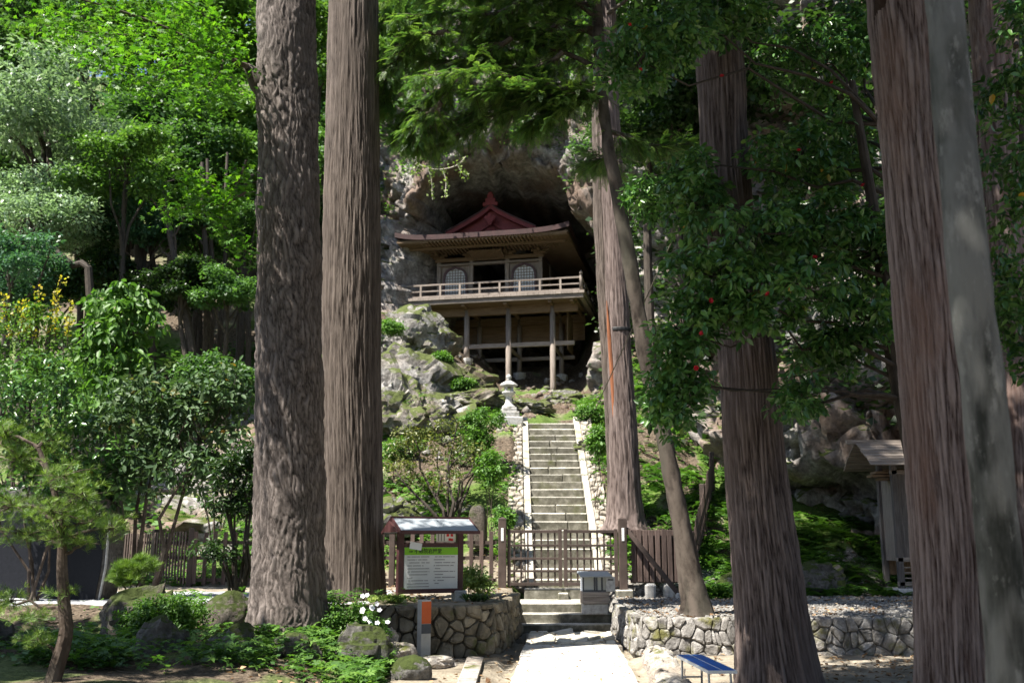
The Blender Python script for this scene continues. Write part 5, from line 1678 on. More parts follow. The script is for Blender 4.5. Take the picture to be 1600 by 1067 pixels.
# ------------------------------------------------------------------ wooded hillside on the left
def unit_crown(seed, n, per, size, tm, flat=.5, tall=1.0, r=.24, up=.7):
    global RNG
    RNG = np.random.default_rng(seed)
    ells = [((0, 0, 0), (.65, .65, .5 * tall))]
    for i in range(9):
        a = i * 2.4 + RNG.random(); q_ = RNG.uniform(.45, 1.0); e_ = RNG.uniform(.28, .5); ells.append(((math.cos(a) * q_, math.sin(a) * q_, RNG.uniform(-.55, .6) * tall), (e_, e_, e_ * .55)))
    CC = clump_centres(ells, n, .4, .25)
    return leaves_on(CC, per, r, size, tm, 'crown', flat=flat, up=up), CC
VAR = {}
for nm, mt, cnt, per, sz, tm in (('lime', 'l_lime', 170, 44, .085, T_D), ('lime2', 'l_lime', 140, 46, .095, T_D), ('mid', 'l_mid', 170, 44, .085, T_D), ('mid2', 'l_mid', 140, 44, .10, T_D), ('silver', 'l_silver', 230, 46, .065, tmpl_diamond(.22)), ('dark', 'l_dark', 150, 44, .095, T_D), ('blue', 'l_blue', 170, 44, .08, tmpl_diamond(.26))):
    VAR[nm] = (*unit_crown(hash(nm) % 97 if False else len(nm) * 7 + ord(nm[0]) + ord(nm[-1]), cnt, per, sz, tm), mt)
RNG = np.random.default_rng(99)
def hill_tree(px, py, D, rad, var, label, group=None, name='forest_tree', tall=.95, lean=None, bare=None, nl=6, trunk_r=None, mat='bark_dark', ground=True):
    me, CC, mt = VAR[var]
    c = at(px, py, D)
    bx = c.x + (lean if lean is not None else random.uniform(-.6, .6)); by = D + random.uniform(-.3, .3)
    z0 = hz(bx, by) - .1
    root = empty(name, (bx, by, z0), 0, label, 'tree', group)
    cc = c - root.location
    o = link('crown', me, M[mt], root, cc, (0, 0, random.uniform(0, 6.28)))
    o.scale = (rad, rad, rad * tall)
    mb = MB()
    hr = trunk_r or (.07 + .045 * rad)
    mid = Vector((cc.x * .25 + random.uniform(-.25, .25), random.uniform(-.2, .2), cc.z * .5))
    top = Vector((cc.x, cc.y, cc.z + rad * .35))
    Cq = catmull([(0, 0, -.2), tuple(mid), (cc.x * .75, cc.y, cc.z * .8), tuple(top)], 14)
    mb.tube([Vector(q) for q in Cq], list(np.linspace(hr, hr * .25, 14)), 9)
    rotz = Matrix.Rotation(o.rotation_euler.z, 3, 'Z')
    for k in range(nl):
        q = rotz @ Vector(CC[random.randrange(len(CC))]); q = Vector((q.x * rad, q.y * rad, q.z * rad * tall)) + cc
        i = random.randrange(7, 12)
        limb(mb, Vector(Cq[i]), q, hr * .45, hr * .1, .05, 5, 6)
    mb.build('trunk', M[mat], root)
    return root
named = [(75, 180, 33, 3.3, 'silver', 'silvery green tree with drooping leaves at the upper left'), (35, 320, 30.5, 2.3, 'silver', 'smaller silvery tree below the large silvery crown at left'), (200, 262, 31, 1.7, 'lime', 'bright yellow green rounded crown amid the darker hillside trees'),
         (25, 425, 28, 1.6, 'blue', 'blue green feathery tree low on the left edge'), (310, 235, 36, 2.1, 'mid', 'mid green tree left of the rough trunk above the dark understory'), (375, 245, 37, 1.9, 'lime2', 'light green crown touching the rough trunk at left'),
         (150, 60, 44, 3.2, 'lime', 'bright lime crown at the top left behind the bough'), (330, 70, 45, 3.2, 'lime2', 'sunlit lime crown high behind the leafy bough'), (502, 90, 40, 2.4, 'lime', 'lime crown seen high between the two big left trunks'), (502, 240, 38, 1.9, 'mid', 'green crown seen between the two big left trunks'),
         (120, 345, 34, 1.9, 'dark', 'dark shaded tree under the silvery crown'), (230, 345, 33, 1.6, 'blue', 'shaded blue green tree under the yellow green crown')]
for a in named: hill_tree(*a)
for px, py, D, rad, var, lab in ((330, 350, 34, 1.7, 'mid2', 'green understory crown behind the hanging sprays left of the rough trunk'), (380, 370, 34, 1.3, 'mid', 'small green crown tucked against the rough trunk'), (180, 430, 32, 1.3, 'dark', 'dark low crown just above the fresh green shrub'), (280, 440, 31, 1.2, 'dark', 'dark low crown among the slim bare trunks'), (355, 455, 31, 1.1, 'mid2', 'low light green understory tree beside the rough trunk'), (90, 440, 30, 1.2, 'dark', 'dark crown behind the golden shoots'), (60, 250, 38, 2.4, 'dark', 'dark tree behind the two silvery crowns'), (240, 180, 40, 2.2, 'mid2', 'green crown above and behind the yellow green crown'), (150, 260, 38, 2.2, 'mid', 'green crown between the silvery and the yellow green crowns'), (290, 310, 38, 2.0, 'dark', 'dark crown deep behind the hanging green sprays'), (505, 340, 37, 1.4, 'dark', 'dark crown low between the two big left trunks'), (500, 30, 46, 2.6, 'mid', 'far green crown at the top between the two big left trunks'), (620, 40, 44, 2.6, 'mid2', 'green crown high on the cliff right of the straight cedar')):
    hill_tree(px, py, D, rad, var, lab, 'trees of the lower hillside')
for px, py, D, rad, var, lab in ((1045, 190, 27.5, 1.9, 'dark', 'dark evergreen behind the top of the leaning conifer'), (1020, 40, 28, 2.0, 'dark', 'dark evergreen at the top right of the feathery boughs'), (1110, 120, 26, 2.0, 'dark', 'dark evergreen behind the upper bare cedar trunk')):
    hill_tree(px, py, D, rad, var, lab, 'dark trees against the right cliff')
hill_tree(20, 90, 58, 4.6, 'mid', 'far green crown above the silvery tree at the left edge', 'distant trees of the upper hillside')
hill_tree(380, 0, 62, 5.0, 'mid', 'far green crown at the top just left of the rough trunk', 'distant trees of the upper hillside')
hill_tree(25, 20, 74, 6.0, 'dark', 'dark far tree filling the top left corner', 'distant trees of the upper hillside')
for px, py, D, rad, var in ((1570, 300, 21, 2.6, 'dark'), (1570, 620, 19, 1.6, 'dark')):
    hill_tree(px, py, D, rad, var, 'dark evergreen tree in the shade behind the pale trunk at the right edge', 'dark trees behind the pale trunk')
r_ = random.Random(12)
for D in (46, 52, 60, 70, 84):
    k = 9 if D < 60 else 8
    for i in range(k):
        px = -100 + i * 800 / k + r_.uniform(-30, 30); x = (px - 800) / F_PX * D
        if px > 560 and D < 50: continue
        p = Vector((x, D, hz(x, D) + r_.uniform(4, 7.5) + (3 if D > 60 else 0)))
        # pixel of that crown centre
        b0 = (p.z - CAM_Z); a_ = (p.y * _c + b0 * _s); bb = (b0 * _c - p.y * _s) / a_
        hill_tree(800 + p.x / a_ * F_PX, 533.5 - bb * F_PX, D, r_.uniform(2.6, 3.6), r_.choice(('mid', 'mid2', 'dark', 'lime2', 'dark', 'blue')), 'distant tree crown high on the wooded hillside', 'distant trees of the upper hillside', nl=3)
# bare stems in the shade
for px0, py0, px1, py1, D, rr_ in ((300, 575, 268, 380, 31, .16), (330, 500, 326, 330, 33, .11), (345, 490, 352, 320, 33.5, .10), (322, 520, 318, 340, 32.5, .13), (215, 440, 212, 310, 33, .2), (195, 440, 188, 300, 34, .18), (140, 450, 70, 375, 29, .14), (240, 520, 236, 380, 33, .14), (380, 470, 372, 330, 35, .12), (75, 300, 72, 200, 32.8, .14)):
    a = at(px0, py0, D); b_ = at(px1, py1, D + .3)
    gz_ = min(hz(a.x, D), a.z)
    root = empty('bare_stem', (a.x, D, gz_ - .1), 0, 'slim dark leafless lower trunk standing in the hillside shade', 'tree', 'slim trunks in the hillside shade')
    mb = MB(); A0 = Vector((0, 0, 0)); A1 = a - root.location; A2 = b_ - root.location
    Cq = catmull([tuple(A0), tuple(A1 + Vector((.02, 0, .05))), tuple(A1.lerp(A2, .5) + Vector((.08, 0, 0))), tuple(A2), tuple(A2 + (A2 - A1) * .5)], 14)
    mb.tube([Vector(q) for q in Cq], list(np.linspace(rr_, rr_ * .5, 14)), 10)
    for k in range(4): limb(mb, Vector(Cq[8 + k]), Vector(Cq[8 + k]) + Vector((random.uniform(-1.2, 1.2), random.uniform(-.5, .5), random.uniform(.4, 1.3))), rr_ * .35, .015, .05)
    mb.build('trunk', M['bark_dark'], root)

# ------------------------------------------------------------------ shrubs
def shrub(name, label, ells_px, base, mat, size, n, per, r, tm=T_L, up=.6, flat=.8, stem=True, stems=5, cat='shrub', tone=.4, depth=.6, droop=.3, stem_mat='bark_thin', sr=.03, shell=.35, rv=.35):
    base = Vector(base)
    root = empty(name, base, 0, label, cat)
    e = []
    for px, py, rx, ry, D in ells_px:
        p = at(px, py, D) - base; s = D / F_PX
        e.append((tuple(p), (rx * s, max(rx * s * .75, depth * .5) if depth else rx * s * .8, ry * s)))
    CC = clump_centres(e, n, shell, .2)
    link('foliage', leaves_on(CC, per, r, size, tm, 'foliage', up=up, flat=flat, tone=tone, droop=droop, rv=rv), M[mat], root)
    if stem:
        mb = MB()
        for k in range(stems):
            c = Vector(CC[random.randrange(len(CC))])
            limb(mb, Vector((random.uniform(-.06, .06), random.uniform(-.06, .06), -.05)), c, sr, sr * .25, .05, 6, 6, .05)
        for c in CC[::4]:
            ee = min(e, key=lambda q: (Vector(q[0]) - Vector(c)).length)
            limb(mb, Vector(ee[0]) + Vector((0, 0, -ee[1][2] * .5)), Vector(c), sr * .3, sr * .1, .03, 3, 4)
        mb.build('stem', M[stem_mat], root)
    return root
def gp_(px, D): 
    x = at(px, 850, D).x
    return (x, D, hz(x, D))
shrub('evergreen_shrub', 'large dark evergreen bush at the left edge in shade', [(40, 640, 85, 95, 16.2), (100, 700, 60, 90, 16.4), (10, 720, 60, 80, 16), (150, 740, 60, 60, 16.6)], gp_(60, 16.3), 'l_camellia', .11, 150, 26, .2)
shrub('yellow_shrub', 'yellow green sunlit shrub with upright golden shoots at the left edge', [(40, 520, 75, 55, 20), (100, 560, 60, 50, 20), (20, 580, 60, 60, 19.8)], gp_(40, 20), 'l_lime', .10, 120, 26, .22)
shoots = MB(); SP_, SX_ = [], []
ys_ = [o for o in COL.objects if o.name.startswith('yellow_shrub')][0]
for px0, px1, py1 in ((50, 62, 445), (70, 98, 430), (30, 40, 470), (88, 85, 455), (15, 5, 460), (60, 30, 480), (105, 112, 470)):
    a, b_ = at(px0, 540, 19.8), at(px1, py1, 19.7)
    limb(shoots, a - ys_.location, b_ - ys_.location, .014, .004, 0, 5, 5, .02)
    for k in range(60):
        t = random.uniform(.15, 1); SP_.append(tuple(a.lerp(b_, t) - ys_.location + Vector((random.gauss(0, .05), random.gauss(0, .05), 0)))); SX_.append((random.uniform(-1, 1), random.uniform(-1, 1), .5))
shoots.build('shoot', M['bark_thin'], ys_)
n = len(SP_); link('shoot_leaves', scatter('shoot_leaves', T_D, np.array(SP_), np.array(SX_), rdir(n), .075), M['l_yellow'], ys_)
shrub('leafy_shrub', 'fresh bright green shrub with pointed hanging leaves left of centre on the slope', [(185, 480, 55, 40, 20), (175, 550, 55, 60, 19.8), (160, 620, 45, 50, 19.6), (225, 500, 30, 40, 20), (230, 590, 40, 30, 19.8)], gp_(180, 20), 'l_herb', .17, 150, 18, .2, T_L, droop=.9, up=.35)
shrub('spreading_shrub', 'broad grey green evergreen bush on a forked pale stem before the slat fence', [(250, 640, 100, 60, 17.4), (320, 660, 70, 65, 17.2), (200, 690, 75, 60, 17), (270, 730, 85, 50, 17), (340, 610, 50, 40, 17.6), (180, 750, 40, 40, 16.8)], gp_(235, 17.0), 'l_grey', .125, 260, 22, .22, T_L, droop=.45, up=.45, stems=4, sr=.05, stem_mat='bark_thin')
shrub('leafy_shrub', 'mid green bush on the slope just left of the rough trunk above the slat fence', [(335, 585, 60, 35, 25), (300, 600, 45, 30, 24.6), (375, 610, 30, 40, 24.8)], gp_(335, 25), 'l_mid', .12, 150, 26, .26)
shrub('leafy_shrub', 'light green bush behind the dark evergreen at the left edge', [(120, 610, 60, 50, 21.5), (70, 590, 50, 40, 21.8), (150, 650, 50, 40, 21)], gp_(110, 21.5), 'l_herb', .12, 150, 24, .24)
shrub('small_tree', 'small dark tree with thin trunk just left of the rough barked trunk', [(365, 745, 38, 40, 15.2), (385, 710, 30, 30, 15.3), (350, 790, 30, 22, 15.2), (385, 790, 25, 25, 15.3), (318, 858, 30, 10, 15.0), (350, 866, 22, 9, 15.1)], gp_(375, 15.25), 'l_dark', .07, 120, 30, .12, T_L, stems=9, sr=.04, cat='tree', stem_mat='bark_dark')
shrub('hillside_tree', 'small bushy evergreen tree on the slope left of the staircase', [(690, 680, 45, 30, 24), (640, 695, 35, 30, 24), (720, 715, 40, 28, 23.8), (655, 735, 45, 26, 23.8), (700, 750, 35, 18, 23.6), (615, 740, 22, 18, 24)], gp_(697, 23.4), 'l_olive', .075, 130, 24, .19, T_L, stems=9, sr=.055, cat='tree', stem_mat='bark_dark')
for i, (px, py, rx, ry, D, lab) in enumerate(((768, 730, 22, 28, 23.3, 'light green leafy plant against the left stair rubble'), (755, 660, 38, 22, 25.6, 'light green plants on the ledge below the stone lantern'), (787, 812, 12, 18, 22.0, 'bright green plant between the standing stone and the stairs'), (935, 690, 16, 26, 24.2, 'light green plant between stairs and split cedar'), (925, 645, 28, 14, 28.8, 'fresh green tuft right of the head of the stairs'), (610, 600, 22, 20, 29.5, 'bright green tuft on the crag above the small tree'), (612, 512, 20, 14, 33, 'bright green tuft at the top left of the crag'), (690, 560, 16, 9, 30.8, 'green tuft in a cleft of the crag'), (655, 630, 18, 10, 28, 'green tuft between the crag blocks'), (725, 600, 20, 8, 30.5, 'green tuft on the flat rock ledge'), (625, 700, 26, 14, 26.5, 'green plants at the foot of the crag'), (745, 690, 24, 16, 25.5, 'green plants above the bushy evergreen near the stairs'))):
    base = at(px, py + ry, D); base.z = min(base.z, hz(base.x, D)) if i < 5 else base.z
    shrub('leafy_plant', lab, [(px, py, rx, ry, D)], base, 'l_herb', .085, 60, 26, .13, T_L, stems=5, sr=.012, cat='plant')
shrub('pale_shrub', 'small pale green shrub behind the right post of the information board', [(738, 905, 26, 18, 17.6), (750, 915, 20, 14, 17.4)], (at(740, 900, 17.5).x, 17.5, .72), 'l_pale', .06, 60, 26, .1, T_L, stems=6, sr=.008, cat='shrub', depth=.3)
def tufts(name, label, spots, tm, mat, size, cat='plant', lift=.0):
    base = Vector(spots[0])
    root = empty(name, base, 0, label, cat)
    P = np.array(spots) - np.array(base); P[:, 2] += lift
    n = len(P); a = RNG.random(n) * 6.28
    X = np.stack([np.cos(a), np.sin(a), 0 * a], 1)
    link('leaves', scatter('leaves', tm, P, X, np.tile([0, 0, 1.0], (n, 1)) + rdir(n) * .15, size * (.7 + .6 * RNG.random(n))), M[mat], root)
    return root
def around(px, D, z, n, sx, sy):
    x = at(px, 850, D).x
    return [(x + random.gauss(0, sx), D + random.gauss(0, sy), z) for _ in range(n)]
tufts('strap_leaf_plant', 'dark strap leaved clump on the wall top right of the information board', around(745, 15.75, .74, 14, .10, .10), T_STRAP, 'l_mid', .24)
tufts('strap_leaf_plant', 'pale strap leaved clump at the left foot of the information board', around(624, 15.5, .74, 22, .14, .10), T_STRAP, 'l_pale', .24)
shrub('clipped_bush', 'low clipped green bush covering the dark boulder by the gravel', [(250, 955, 50, 22, 13.55), (295, 965, 35, 22, 13.55), (215, 975, 35, 22, 13.5), (260, 990, 50, 20, 13.4)], (-5.0, 14.0, .5), 'l_herb', .05, 170, 34, .12, T_L, stems=0, stem=False, depth=.5)
shrub('dwarf_pine', 'little green dwarf pine between monument and clipped bush', [(205, 895, 30, 14, 14.6), (225, 885, 22, 12, 14.7), (190, 905, 18, 10, 14.6)], (at(212, 900, 14.65).x, 14.65, .55), 'l_pine', .10, 60, 16, .09, T_NEEDLE, stems=5, sr=.02, cat='tree', up=.9, depth=.3)
az = shrub('azalea', 'azalea with white blossoms at the foot of the straight cedar', [(545, 955, 30, 18, 13.7), (575, 975, 30, 22, 13.6), (520, 975, 35, 20, 13.6), (600, 990, 20, 20, 13.7), (480, 985, 30, 14, 13.5)], (-2.05, 13.6, .4), 'l_herb', .05, 110, 22, .1, T_L, stems=14, sr=.012, depth=.35)
wf = MB()
for i in range(5):
    a = i * 2 * math.pi / 5
    d_ = Vector((math.cos(a), math.sin(a), .35)) * .036; s_ = Vector((-math.sin(a), math.cos(a), 0)) * .017
    wf.add([(0, 0, 0), d_ * .6 + s_, d_, d_ * .6 - s_], [(0, 1, 2, 3)])
wme = wf.mesh('flower'); wme.materials.append(M['petal_white'])
for px, py in ((566, 931), (572, 930), (584, 950), (590, 943), (567, 952), (582, 948), (570, 966), (578, 970), (588, 973), (607, 972), (591, 953), (566, 956), (580, 974)):
    p = at(px + random.uniform(-2, 2), py, 13.45 + random.uniform(-.1, .1)) - az.location
    link('flower', wme, None, az, p, (R(random.uniform(40, 80)), 0, R(random.uniform(-40, 40))))

# foreground pine, left
pb = Vector((at(80, 1100, 9.2).x, 9.2, hz(-4.2, 9.2)))
pn_ = empty('pine_tree', pb, 0, 'small twisted pine with tufted boughs in the left foreground', 'tree')
mb = MB()
tp = [at(px, py, 9.2) - pb for px, py in ((70, 1110), (88, 1045), (103, 990), (100, 940), (97, 890), (97, 850), (92, 800), (80, 750), (60, 700))]
Cq = catmull([tuple(p) for p in tp], 26)
mb.tube([Vector(q) for q in Cq], list(np.linspace(.075, .02, 26)), 12)
NP, NX_ = [], []
pads = [(35, 715, 38, 28), (70, 690, 25, 22), (95, 745, 35, 22), (20, 790, 40, 25), (80, 800, 45, 22), (130, 775, 28, 25), (140, 815, 25, 18), (175, 825, 18, 22), (45, 835, 45, 18), (100, 840, 40, 14), (10, 680, 25, 25), (130, 850, 25, 10), (15, 940, 28, 20), (45, 965, 30, 14), (60, 1000, 22, 12), (100, 925, 14, 10)]
for px, py, rx, ry in pads:
    dD = random.uniform(-.35, .35)
    c = at(px, py, 9.2 + dD) - pb; s = 9.2 / F_PX
    j = int(np.argmin(np.abs(Cq[:, 2] - (c.z - .12)))); limb(mb, Vector(Cq[j]), c, .022, .008, .06, 6, 6, .05)
    for k in range(int(rx * ry * .11) + 18):
        q = c + Vector((random.gauss(0, .5) * rx * s, random.gauss(0, .12), random.gauss(0, .5) * ry * s))
        NP.append(tuple(q)); d_ = (q - c); d_.z = abs(d_.z) + .10; NX_.append(tuple(d_.normalized()))
        if k % 4 == 0: limb(mb, c, q, .006, .003, .05, 3, 4)
mb.build('trunk', M['bark_thin'], pn_)
n = len(NP); NXa = norm(np.array(NX_) + rdir(n) * .4)
link('needles', scatter('needles', T_NEEDLE, np.array(NP), np.cross(NXa, rdir(n)), NXa, .075 * (.7 + .6 * RNG.random(n))), M['l_pine'], pn_)

# pale vine hanging at the cave mouth
vb = at(640, 235, 33.5)
vn = empty('hanging_vine', vb, 0, 'thin pale vine with light leaves hanging above the cave mouth', 'vine')
mb = MB(); VP = []
for vl in ([(632, 232), (645, 250), (665, 262), (690, 265), (715, 258), (728, 245)], [(668, 262), (674, 280), (676, 312)], [(692, 265), (697, 285), (695, 308)], [(655, 256), (648, 272)], [(715, 258), (722, 270), (730, 276)]):
    C = catmull([tuple(at(px, py, 33.4) - vb) for px, py in vl], 14)
    mb.tube([Vector(c) for c in C], [.018] * 14, 5)
    for c in C:
        for k in range(3): VP.append(c + RNG.normal(size=3) * .07)
mb.build('stem', M['rubble'], vn)
n = len(VP); link('leaves', scatter('leaves', T_D, np.array(VP), rdir(n), rdir(n), .12), M['l_pale'], vn)

# ------------------------------------------------------------------ ground cover and cliff plants (uncountable)
def terrain_pts(x0, x1, y0, y1, n, dens=None):
    x = RNG.uniform(x0, x1, n); y = RNG.uniform(y0, y1, n)
    if dens is not None:
        k = RNG.random(n) < dens(x, y); x, y = x[k], y[k]
    return np.stack([x, y, H(x, y)], 1)
def stuff(name, tm, P, mat, size, label, nrm=None, tilt=.3, rv=.5, lift=0.0):
    n = len(P); a = RNG.random(n) * 6.28
    X = np.stack([np.cos(a), np.sin(a), RNG.uniform(-.1, .5, n)], 1)
    N = (np.tile([0, 0, 1.0], (n, 1)) if nrm is None else nrm) + rdir(n) * tilt
    P = P + np.array([0, 0, lift])
    o = link(name, scatter(name, tm, P, X, N, size * (1 - rv + 2 * rv * RNG.random(n))), M[mat])
    return tag(o, label, None, None, 'stuff')
def nz2(x, y, s=1.0, seed=5): return fbm(np.stack([x * s, y * s, 0 * x], 1), 3, seed)
# garden mound
gd = lambda x, y: sstep(-.25, .25, nz2(x, y, 1.3)) * .85 + .15
P = terrain_pts(-5.2, -1.5, 10.8, 15.1, 8500, gd); P[:, 2] += RNG.random(len(P)) * .24
stuff('ground_cover', T_ROS, P, 'l_herb', .075, 'low bright green ground cover around the left trunks', tilt=.5)
P = terrain_pts(-6.5, -1.5, 10.8, 14.8, 5000, gd); P[:, 2] += RNG.random(len(P)) * .14
stuff('ground_cover', T_D, P, 'l_mid', .085, 'darker green leaves among the left ground cover', tilt=.6)
# hillside herbs
hd = lambda x, y: sstep(-.15, .35, nz2(x, y, .8, 6) + .3 * sstep(-1, -6, x)) * (np.abs(x - 1.12) > .95) * (y > 21.5)
P = terrain_pts(-10, 4.2, 21.4, 34, 21000, hd); P[:, 2] += RNG.random(len(P)) * .22
stuff('hillside_herbs', T_ROS, P, 'l_herb', .10, 'light green herbs covering the sunny slope', tilt=.6)
P = terrain_pts(-10, 4.2, 21.4, 34, 5000, hd)
stuff('hillside_herbs', T_FERN, P, 'l_fern', .34, 'ferns and grasses on the sunny slope', tilt=.5, lift=.04)
P = terrain_pts(-22, -6, 24, 40, 14000, lambda x, y: sstep(-.1, .3, nz2(x, y, .5, 8)) * (y > 25.6)); P[:, 2] += RNG.random(len(P)) * .5
stuff('undergrowth', T_D, P, 'l_mid', .26, 'dim undergrowth beneath the hillside trees', tilt=.6)
P = terrain_pts(-7, 3.6, 21.5, 33, 9000, lambda x, y: sstep(.05, .5, nz2(x, y, .9, 18)) * (np.abs(x - 1.12) > .95)); P[:, 2] += RNG.random(len(P)) * .2
stuff('hillside_herbs', T_L, P, 'l_pale', .085, 'pale yellowish herbs dotting the sunny slope', tilt=.7)
# bank on the right
P = terrain_pts(2.3, 6.2, 22.2, 33, 5200, lambda x, y: sstep(-.15, .3, nz2(x, y, .9, 22))); P[:, 2] += RNG.random(len(P)) * .2
stuff('hillside_herbs', T_ROS, P, 'l_herb', .11, 'green herbs on the slope right of the split cedar', tilt=.6)
P = terrain_pts(2.3, 6.2, 22.2, 33, 1500)
stuff('hillside_herbs', T_FERN, P, 'l_fern', .36, 'ferns on the slope right of the split cedar', tilt=.5, lift=.03)
P = terrain_pts(4.2, 10, 20.6, 25.0, 3600, lambda x, y: (.25 + .75 * sstep(-.3, .2, nz2(x, y, 1.1, 9))) * (y > 21.4)); P[:, 2] += RNG.random(len(P)) * .08
stuff('bank_ferns', T_FERN, P, 'l_fern', .34, 'green ferns on the shaded bank beneath the overhang', tilt=.5, lift=.03)
P = terrain_pts(4.0, 9.5, 21.0, 24, 7000, lambda x, y: sstep(-.1, .3, nz2(x, y, 1.3, 10)) * (y > 21.3)); P[:, 2] += RNG.random(len(P)) * .2
stuff('bank_herbs', T_ROS, P, 'l_herb', .085, 'bright low herbs along the foot of the bank', tilt=.5)
P = terrain_pts(3.7, 5.4, 20.4, 21.5, 500); P[:, 2] += RNG.random(len(P)) * .3
stuff('bank_herbs', T_ROS, P, 'l_herb', .13, 'broad leaved green herbs behind the leaning tree', tilt=.5)
# litter
P = terrain_pts(-3, 8, 10.5, 37, 16000, lambda x, y: .25 + .75 * sstep(-.3, .4, nz2(x, y, .9, 14)))
P = P[~((np.abs(P[:, 0] - 1.05) < 1.0) & (P[:, 1] < 29))]
stuff('fallen_leaves', tmpl_diamond(.32, .12), P, 'l_dry', .07, 'dry brown leaves lying on the ground', tilt=.5, lift=.01)
P = terrain_pts(-.2, 1.9, 8, 18.8, 420); P[:, 2] = .05
stuff('path_litter', tmpl_diamond(.32, .12), P, 'l_dry', .045, 'a few dry leaves lying on the pale path', tilt=.4, lift=.004)
# gravel chips
P = terrain_pts(1.95, 10, 15.35, 21.6, 6000); st_t = tmpl_diamond(.5, .2)
stuff('gravel', (np.array([(-.5, -.4, 0), (.5, -.5, 0), (.45, .4, 0), (-.4, .5, 0), (-.2, -.2, .4), (.25, -.2, .45), (.2, .2, .4), (-.2, .25, .35)]), np.array([(4, 5, 6, 7), (0, 1, 5, 4), (1, 2, 6, 5), (2, 3, 7, 6), (3, 0, 4, 7)])), P, 'gravel_chip', .042, 'loose grey gravel on the right terrace', tilt=.4)
# scree on the slope below the temple
def scree_t():
    me = rock_mesh((1, 1, .7), 50, 1, .2); n_ = len(me.vertices)
    V_ = np.zeros(n_ * 3, np.float32); me.vertices.foreach_get('co', V_)
    F_ = np.array([tuple(p.vertices) for p in me.polygons]); return V_.reshape(-1, 3).astype(float), F_
P = terrain_pts(-6.5, 3.2, 22.5, 40, 2600, lambda x, y: sstep(-.1, .4, nz2(x, y, .7, 16)) * (np.abs(x - 1.12) > .98 - .9 * (y > 29.3)))
o = stuff('scree', scree_t(), P, 'cliff', .10, 'broken stones lying on the slope below the temple', tilt=1.2, rv=.8)
# plants rooted on the rock
Vn = CLV
dzv = np.gradient(Vn, axis=0); dsv = np.gradient(Vn, axis=1)
NN = norm(np.cross(dsv, dzv).reshape(-1, 3)); PV = Vn.reshape(-1, 3)
NN = np.where(NN[:, 1:2] > 0, -NN, NN)
pn3 = fbm(PV * .7, 3, 91)
def pick(mask, n):
    idx = np.flatnonzero(mask); return idx if len(idx) <= n else RNG.choice(idx, n, replace=False)
right = (PV[:, 0] > 3.4) & (PV[:, 2] > 4.6 + .8 * pn3) & (pn3 > -.30) & (PV[:, 1] < 34.5)
i_ = pick(right, 17000)
i2 = np.repeat(i_, 5); P = PV[i2] + NN[i2] * (RNG.random(len(i2)) * .9)[:, None] + RNG.normal(size=(len(i2), 3)) * .2
stuff('cliff_foliage', T_D, P, 'l_dark', .20, 'dense dark foliage clothing the right side of the cliff', nrm=NN[i2] * .5 + np.array([0, 0, .7]), tilt=.7)
crag = (PV[:, 0] < -1.9) & (PV[:, 2] > 2) & (PV[:, 2] < 24) & (pn3 > .12) & (NN[:, 2] > .05)
i_ = pick(crag, 4200)
i2 = np.repeat(i_, 6); P = PV[i2] + NN[i2] * .08 + RNG.normal(size=(len(i2), 3)) * .13
stuff('crag_plants', T_D, P, 'l_herb', .12, 'tufts of fresh green plants on the sunlit crag', nrm=np.tile([0, 0, 1.0], (len(i2), 1)), tilt=.7)
brow_ = (PV[:, 0] > -3.5) & (PV[:, 0] < 3.6) & (PV[:, 2] > 14.6) & (PV[:, 1] < 36.2) & (pn3 > .18)
i_ = pick(brow_, 700); i2 = np.repeat(i_, 8); P = PV[i2] + NN[i2] * .1 + RNG.normal(size=(len(i2), 3)) * .16
stuff('brow_plants', T_L, P, 'l_mid', .13, 'sparse green plants hanging from the brow of the cave', nrm=np.tile([0, -.3, 1.0], (len(i2), 1)), tilt=.7)
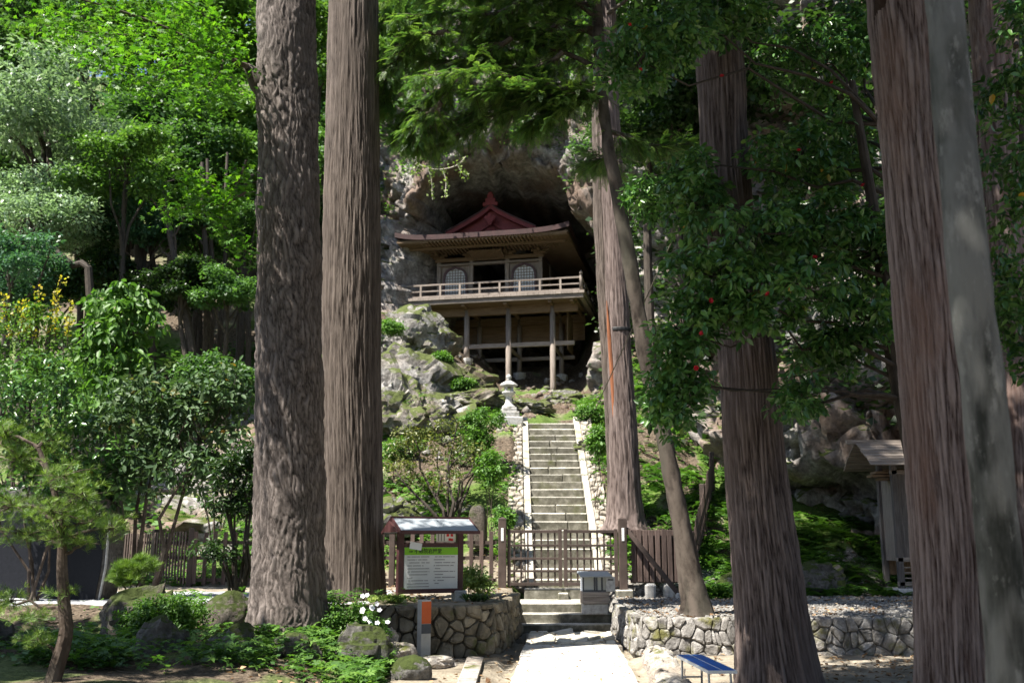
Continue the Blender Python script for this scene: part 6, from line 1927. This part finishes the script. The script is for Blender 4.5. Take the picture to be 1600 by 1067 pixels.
top_ = (PV[:, 2] > 19.5) & (PV[:, 0] < 4.5)
i_ = pick(top_ & (pn3 > -.25), 3500); i2 = np.repeat(i_, 5); P = PV[i2] + NN[i2] * (RNG.random(len(i2)) * .8)[:, None] + RNG.normal(size=(len(i2), 3)) * .3
stuff('clifftop_foliage', T_D, P, 'l_mid', .22, 'green foliage along the top of the cliff', nrm=np.tile([0, -.3, 1.0], (len(i2), 1)), tilt=.7)

# ------------------------------------------------------------------ unseen trees added to keep the garden and right trunks in shade
for i, (x, y, zc, rad, var, lab) in enumerate(((-10.4, 8.5, 9.0, 3.0, 'dark', 'unseen evergreen added left of the garden to shade it'), (-1.2, 7.2, 12.8, 2.7, 'dark', 'unseen tall evergreen added overhead to shade the right cedars'), (-.9, 3.0, 9.2, 2.5, 'mid', 'unseen leafy tree added to shade the smooth trunk'), (.3, 5.8, 11.6, 2.7, 'dark', 'unseen evergreen added overhead to shade the reddish cedar'))):
    b0 = zc - CAM_Z; a_ = (y * _c + b0 * _s); bb = (b0 * _c - y * _s) / a_
    hill_tree(800 + x / a_ * F_PX, 533.5 - bb * F_PX, y, rad, var, lab, name='unseen_shade_tree', lean=(-7.2 if i in (1, 3) else -2.5 if i == 2 else 0))

# unseen trees added behind the camera to keep low light off the grove
r_ = random.Random(31)
for i in range(11):
    x = -19 + i * 3.9 + r_.uniform(-.8, .8); y = -9.5 - abs(i - 5) * -.9 + r_.uniform(-1.5, 1.5)
    me, CC, mt = VAR['dark' if i % 3 else 'mid']
    root = empty('unseen_shade_tree', (x, y, hz(x, y)), 0, 'unseen evergreen added behind the viewer to block low light', 'tree', 'unseen trees added behind the viewer')
    zc = r_.uniform(5.0, 6.2)
    o = link('crown', me, M[mt], root, (0, 0, zc), (0, 0, r_.uniform(0, 6))); o.scale = (3.6, 3.6, 4.6)
    mb = MB(); mb.tube([(0, 0, -.2), (.1, .05, 3), (0, 0, zc + 2)], [.28, .2, .06], 9); mb.build('trunk', M['bark_dark'], root)
